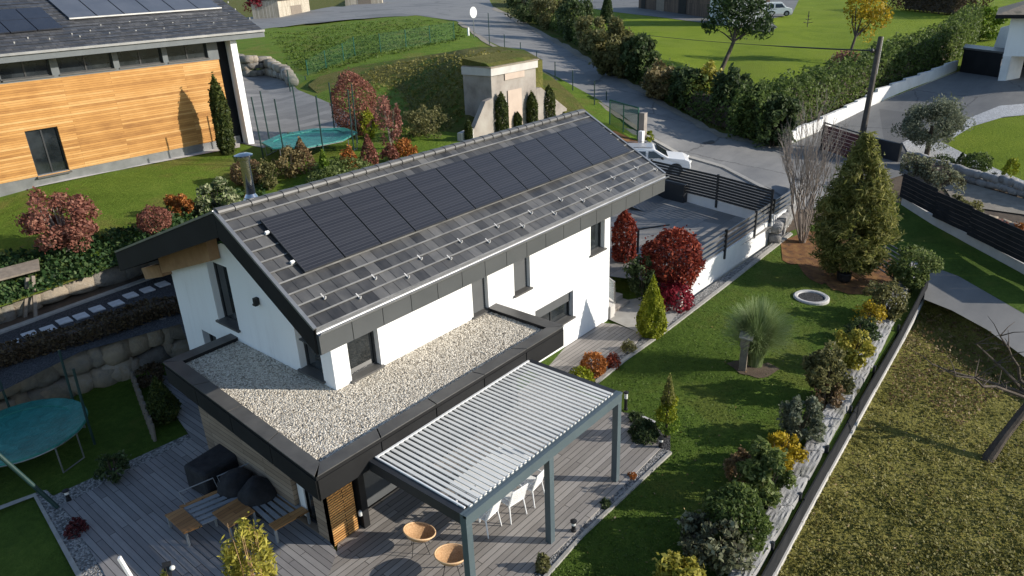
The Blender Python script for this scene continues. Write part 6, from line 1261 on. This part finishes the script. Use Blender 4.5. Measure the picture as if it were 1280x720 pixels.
pts = np.concatenate(Vl); V, F = leaves_at(pts, np.concatenate(Nl), .19, .24, .75); meshnp('crown', V, F, LEAF['conifer_leaf'], t, WL[t.name])
# bare multi stemmed shrub
P = GA(1003,303); t = thing('bare_shrub', 'bare grey multi stemmed shrub beside the boulder slope', 'shrub', P); rr_ = random.Random(4); hh = vtop(P,150)-P[2]
def twig(mb, p, d, L, r, lev):
    q = p + d*L; m_ = p + d*L*.5 + Vv((rr_.uniform(-.09,.09), rr_.uniform(-.09,.09), .03))*L; mb.tube([p, m_, q], [r, r*.8, r*.55], 5 if lev < 2 else 4, False)
    if lev < 3:
        for _ in range(4 if lev < 2 else 3):
            nd = (d + Vv((rr_.uniform(-.5,.5), rr_.uniform(-.5,.5), rr_.uniform(0,.35)))*.55).normalized(); twig(mb, p+d*L*rr_.uniform(.55,1.0), nd, L*rr_.uniform(.45,.62), r*.5, lev+1)
for i in range(17):
    mb = MB(); a = rr_.uniform(0,6.28); sp = rr_.uniform(.05,.46); d = Vv((math.cos(a)*sp, math.sin(a)*sp, 1)).normalized(); twig(mb, Vv(P)+Vv((math.cos(a)*.12, math.sin(a)*.12, 0)), d, hh*.62*rr_.uniform(.7,1.1), .034, 0); mb.build('stem', 'bark_pale', t)
# neighbour planting on the right
P, w_, h_ = bbox_place(1127,125,1202,196,zA); t = thing('olive_tree', 'round grey green olive tree in the white gravel bed', 'tree', P); MB().tube([P-[0,0,.1], P+[0.05,0,h_*.3], P+[.0,0,h_*.55]], [.16,.13,.08], 8).build('trunk', 'bark', t)
pts, N = crown_points('lumpy', P+[0,0,h_*.12], w_*1.05, w_*1.05, h_*.9, 15000, 70); V, F = leaves_at(pts, N, .16, .32); meshnp('crown', V, F, LEAF['grey_leaf'], t, WL[t.name])
for bx, lf, kind, nm, lab, n in [((1206,189,1238,216),'hedge_leaf','ball','clipped_ball','clipped dark green ball in the white gravel bed',1600), ((1196,190,1208,207),'dark_leaf','flame','small_cone','small dark cone left of the clipped ball',400), ((1256,193,1274,223),'lime_leaf','lumpy','spiral_topiary','small yellow green topiary at the right of the white gravel bed',600), ((1236,215,1248,224),'dark_leaf','hemi','small_cushion','tiny dark cushion plant right of the clipped ball',200), ((1164,192,1194,206),'dark_leaf','hemi','lavender','low dark lavender under the olive tree',600)]:
    shrub(nm, lab, 'plant' if n < 450 else 'shrub', bx, zA, kind, lf, n, .10, stems=0)
hedge('flowering_hedge', 'pale leaved hedge trailing over the dark stepped panels', [GA(1132,236)+np.array([0,.4,.9]), GA(1170,242)+np.array([0,.4,.9]), GA(1196,258)+np.array([0,.4,.6])], 1.5, .9, 'edged_leaf', 3200, .13)
shrub('trailing_plant', 'olive trailing plant hanging over the middle dark panel', 'shrub', (1186,242,1226,272), lambda x, y: ZA(x, y)+.5, 'lumpy', 'olive_leaf', 1100, .11, stems=0)
shrub('rusty_shrub', 'small rusty shrub above the dark panels at the right edge', 'shrub', (1262,276,1300,306), lambda x, y: ZA(x, y)+.3, 'lumpy', 'rust_leaf', 700, .10, stems=3)
shrub('dry_grass', 'dry reddish grass in front of the grey stone wall behind the dark panels', 'plant', (1226,272,1262,292), lambda x, y: ZA(x, y)+.5, 'lumpy', 'pink_leaf', 500, .09, stems=0)
# tall hedge along the upper driveway
hl = [GA(950,190), GA(985,172), GA(1022,156), GA(1062,140), GA(1098,122), GA(1135,106), GA(1170,93), GA(1200,78), GA(1228,50)]
bh_ = np.array([-d[1]*0+bk_[0], bk_[1], 0]); hl = [p+np.array([.35,1.35,0]) for p in hl]
hedge('tall_hedge', 'long tall green hedge behind the white stepped wall', hl, 2.4, 3.5, 'hedge_leaf', 42000, .21)
hedge('far_hedge', 'dark hedge along the top right edge of the far lawn', [GA(1110,10), GA(1170,16), GA(1225,22)], 3, 4.0, 'dark_brown_leaf', 7000, .32)
shrub('ivy_bush', 'loose yellow green climber hanging above the dark shed', 'shrub', (1205,12,1256,48), 3.0, 'lumpy', 'bright_green', 2200, .25, stems=4)
# roadside shrubs
hedge('roadside_hedge', 'long dark hedge along the far side of the road behind the single shrubs', [GA(655,22), GA(709,44), GA(760,76), GA(800,100), GA(842,127), GA(880,148), GA(925,166), GA(962,180)], 2.0, 2.1, 'hedge_leaf', 26000, .24, lump=.2)
gl = 'dark shrubs along the far side of the road'
for i, (bx, lf, lab, n) in enumerate([((640,-12,672,26),'dark_leaf','dark shaded shrub at the top of the road beside the blue grey hut',1300), ((668,-20,706,34),'olive_leaf','olive shrub left of the white utility cabinet',1500), ((700,0,736,48),'dark_leaf','dark evergreen directly behind the white utility cabinet',1500), ((690,-16,716,14),'olive_leaf','yellowish bush rising behind the roadside shrubs at the top edge',800), ((724,22,752,64),'olive_leaf','thin olive shrub right of the white utility cabinet',700),
    ((744,30,792,92),'olive_leaf','wide olive shrub below the clipped cone',2400), ((778,44,822,98),'dark_leaf','dark dense shrub right of the wide olive one',2000), ((806,82,842,122),'straw_leaf','dry brown shrub in the gap between the dark roadside shrubs',900), ((842,84,874,134),'dark_leaf','dark upright shrub left of the yellow sapling by the road',1500), ((872,84,900,138),'gold_leaf','yellow sapling at the roadside under the leaning pine',700), ((892,94,934,152),'dark_leaf','dark green shrub right of the yellow roadside sapling',1900), ((926,108,966,170),'hedge_leaf','dark green shrub where the road hedge meets the tall hedge',2200), ((950,120,990,182),'dark_leaf','darkest shrub at the road corner of the tall hedge',1900)]):
    bx = (bx[0]-7, bx[1]-4, bx[2]+7, bx[3]+2); shrub('roadside_shrub', lab, 'shrub', bx, zA, 'lumpy', lf, n*2, .27, group=gl, stems=6, lumps=34)
cypress('clipped_cone', 'dark clipped cone tree standing alone on the far lawn', (749,-14,769,27), zA, 'dark_leaf', 'cone', 1800, .22)
# leaning pine on the far lawn
P = GA(899,91); t = thing('pine_tree', 'leaning umbrella pine with open crown on the far lawn', 'tree', P); Q = onplane(917,52, P, FWD); zc_ = onplane(922,18, P, FWD); d_ = depth(P)/FOC
MB().tube([P-[0,0,.2], lerp(P,Q,.5)+RGT*.05, Q, lerp(Q,zc_,.6)], [.22,.19,.16,.10], 9).build('trunk', 'bark', t)
for (x, y) in ((895,36),(940,40),(905,20),(935,14),(950,30)): q = onplane(x,y,P,FWD); MB().tube([Q, lerp(Q,q,.55)+[0,0,.1], q], [.09,.06,.03], 6).build('branch', 'bark', t)
pts = []; Ns = []
for (x, y, r) in ((922,8,26),(900,14,20),(944,20,24),(948,40,16),(930,30,20),(905,28,16),(888,34,12),(915,-4,18),(938,4,18),(886,28,10),(955,28,10)):
    c = onplane(x,y,P,FWD)+FWD*RNG.uniform(-1.2,1.2); k = int(r*r*1.15); q = unit(RNG.normal(size=(k,3)))*(RNG.uniform(.2,1,k)**.5)[:,None]; pts.append(c+q*r*d_*np.array([1,1,.85])); Ns.append(q+[0,0,.3])
V, F = leaves_at(np.concatenate(pts), np.concatenate(Ns), .42, .28, .7); meshnp('crown', V, F, LEAF['pine_leaf'], t, WL[t.name])
# yellow tree with sparse leaves
P = GA(1058,80); t = thing('autumn_tree', 'sparse yellow and orange autumn tree behind the wooden pole', 'tree', P); Q = onplane(1078,20,P,FWD); d_ = depth(P)/FOC
MB().tube([P, lerp(P,Q,.5), Q], [.16,.12,.05], 8).build('trunk', 'bark', t)
for (x, y) in ((1066,18),(1090,25),(1100,8),(1072,0)): q = onplane(x,y,P,FWD); MB().tube([lerp(P,Q,.55), lerp(P,q,.8)+[0,0,.2], q], [.07,.05,.02], 6).build('branch', 'bark', t)
pts, N = [], []
for (x, y, r, k) in ((1072,10,16,420),(1094,6,17,560),(1100,22,14,360),(1078,28,16,260),(1070,-8,14,300),(1095,-10,16,300),(1088,40,12,80)):
    c = onplane(x,y,P,FWD)+FWD*RNG.uniform(-.8,.8); q = unit(RNG.normal(size=(k,3)))*(RNG.uniform(.2,1,k)**.5)[:,None]; pts.append(c+q*r*d_); N.append(q)
V, F = leaves_at(np.concatenate(pts), np.concatenate(N), .24, .7, .9); meshnp('crown', V, F, LEAF['yellow_leaf'], t, WL[t.name])
shrub('pink_shrub', 'low dusty pink shrub under the sparse autumn tree', 'shrub', (1036,64,1082,86), zA, 'hemi', 'pink_leaf', 900, .2, stems=8)
P = GA(1009,34); t = thing('young_fir', 'tiny bare young fir on the far lawn', 'tree', P); mb = MB(); mb.tube([P, P+[0,0,2.0]], .05, 5); 
for z in (.5,.9,1.3):
    for a in range(5): mb.tube([P+[0,0,z], P+[.6*(1.6-z)*math.cos(a*1.26), .6*(1.6-z)*math.sin(a*1.26), z+.15]], .025, 4)
mb.build('branches', 'polewood', t)
# fruit tree on the meadow
P = GM(1233,574); t = thing('fruit_tree', 'leaning bare fruit tree on the rough meadow at the right edge', 'tree', P); Q = onplane(1292,498,P+np.array([.2,.0,0]),FWD)
Q = P+(Q-P)*1.0; MB().tube([P-[0,0,.1], lerp(P,Q,.35)+[0,0,.03], Q, Q+(Q-P)*.5], [.17,.13,.12,.11], 10).build('trunk', 'bark', t)
rr_ = random.Random(12)
def limb(p, q, r, lev):
    mb = MB(); p, q = Vv(p), Vv(q); k = 6; pts = [p.lerp(q,i/k)+Vv((rr_.uniform(-.1,.1), rr_.uniform(-.1,.1), rr_.uniform(-.06,.06)))*(i not in (0,k)) for i in range(k+1)]; mb.tube(pts, [r*(1-.7*i/k) for i in range(k+1)], 6)
    for _ in range(9):
        i = rr_.randint(2,k); d = Vv((rr_.uniform(-1,1), rr_.uniform(-1,1), rr_.uniform(-.1,.9))).normalized(); a = pts[i]; b_ = a+d*rr_.uniform(.3,.8); mb.tube([a, a.lerp(b_,.5)+Vv((0,0,.05)), b_], [r*.3,r*.2,r*.1], 4)
    mb.build('branch', 'bark', t)
for (x, y, z) in ((1195,470,1.5),(1220,430,1.7),(1165,455,1.2),(1250,420,2.0)): limb(Q, U(x,y,z), .06, 0)
# meadow bramble patch, loose leaves, grass blades
cover('bramble_cover', [(1150,395),(1180,392),(1230,415),(1280,450),(1290,500),(1240,500),(1200,540),(1150,500),(1110,510),(1115,460)], ZMD, .30, 2600, .07, 'brown_leaf', .9)
cover('meadow_grass', [(1162,362),(1190,390),(1280,444),(1300,452),(1300,740),(962,740),(1066,546),(1140,402)], ZMD, .055, 2200, .06, 'meadow_blade', .45, tuft=9, tr=.16)
cover('meadow_leaves', [(1162,362),(1190,390),(1280,444),(1300,740),(962,740),(1066,546)], ZMD, .06, 900, .06, 'fallen_leaf', .8)
cover('lawn_grass', [(640,768),(684,716),(729,669),(840,566),(838,540),(800,515),(760,490),(784,450),(834,414),(914,353),(985,296),(1000,345),(1110,372),(1060,440),(990,540),(880,690),(840,768)], zA, .03, 16000, .04, 'lawn_blade', .5)
cover('lawn_leaves', [(700,715),(729,672),(840,570),(840,500),(914,360),(985,330),(1110,375),(1060,440),(990,540),(860,700)], zA, .04, 70, .055, 'fallen_leaf', .5)
cover('mound_grass', [(430,105),(470,85),(560,68),(640,66),(617,86),(600,130),(560,165),(500,180),(455,170)], lambda x, y: ZM(x, y), .28, 9000, .16, 'meadow_blade', .6)

shrub('yellow_plant', 'small yellow plant on the kerb right of the green gate pillar', 'plant', (803,163,818,176), 1.9, 'lumpy', 'lime_leaf', 300, .12, stems=2)
cover('bank_grass', [(335,42),(430,30),(520,24),(568,30),(590,46),(540,58),(470,72),(400,92),(375,88)], zU, .10, 1500, .16, 'lawn_blade', .6, tuft=8, tr=.25)

shrub('dark_tuft', 'small dark tuft in the pebble border between the middle and far pergola posts', 'plant', (750,621,764,634), 0, 'hemi', 'dark_leaf', 250, .05, stems=0)
# ------------------------------------------------------------------ light, sky, camera
w = bpy.data.worlds.new('World'); S.world = w; w.use_nodes = True
n = w.node_tree.nodes; l = w.node_tree.links; bg = n['Background']
sky = n.new('ShaderNodeTexSky'); sky.sky_type = 'NISHITA'; sky.sun_disc = False
SUN_EL, SUN_AZ = D2R(21.5), D2R(145.0)
sky.sun_elevation = SUN_EL; sky.sun_rotation = SUN_AZ; sky.altitude = 900; sky.air_density = 1.0; sky.dust_density = .8
l.new(sky.outputs[0], bg.inputs[0]); bg.inputs[1].default_value = .135
sd = bpy.data.lights.new('sun', 'SUN'); sd.energy = 4.4; sd.angle = D2R(.5); sd.color = (1.0, .93, .82)
so = bpy.data.objects.new('sun', sd); COL.objects.link(so)
dirv = Vector((math.sin(SUN_AZ)*math.cos(SUN_EL), math.cos(SUN_AZ)*math.cos(SUN_EL), math.sin(SUN_EL)))
so.rotation_euler = (-dirv).to_track_quat('-Z', 'Y').to_euler(); so.location = (0, 0, 40)
cd = bpy.data.cameras.new('camera'); co = bpy.data.objects.new('camera', cd); COL.objects.link(co)
cd.sensor_width = 36; cd.lens = FOC/1280*36; cd.clip_end = 6000; cd.clip_start = .1
co.matrix_world = Matrix(((RGT[0], UPV[0], -FWD[0], CAM[0]), (RGT[1], UPV[1], -FWD[1], CAM[1]), (RGT[2], UPV[2], -FWD[2], CAM[2]), (0,0,0,1)))
S.camera = co
S.view_settings.view_transform = 'Standard'; S.view_settings.look = 'None'; S.view_settings.gamma = 1; S.view_settings.use_curve_mapping = False
S.view_settings.exposure = .5
S.cycles.use_denoising = True; S.cycles.max_bounces = 6; S.cycles.transparent_max_bounces = 8
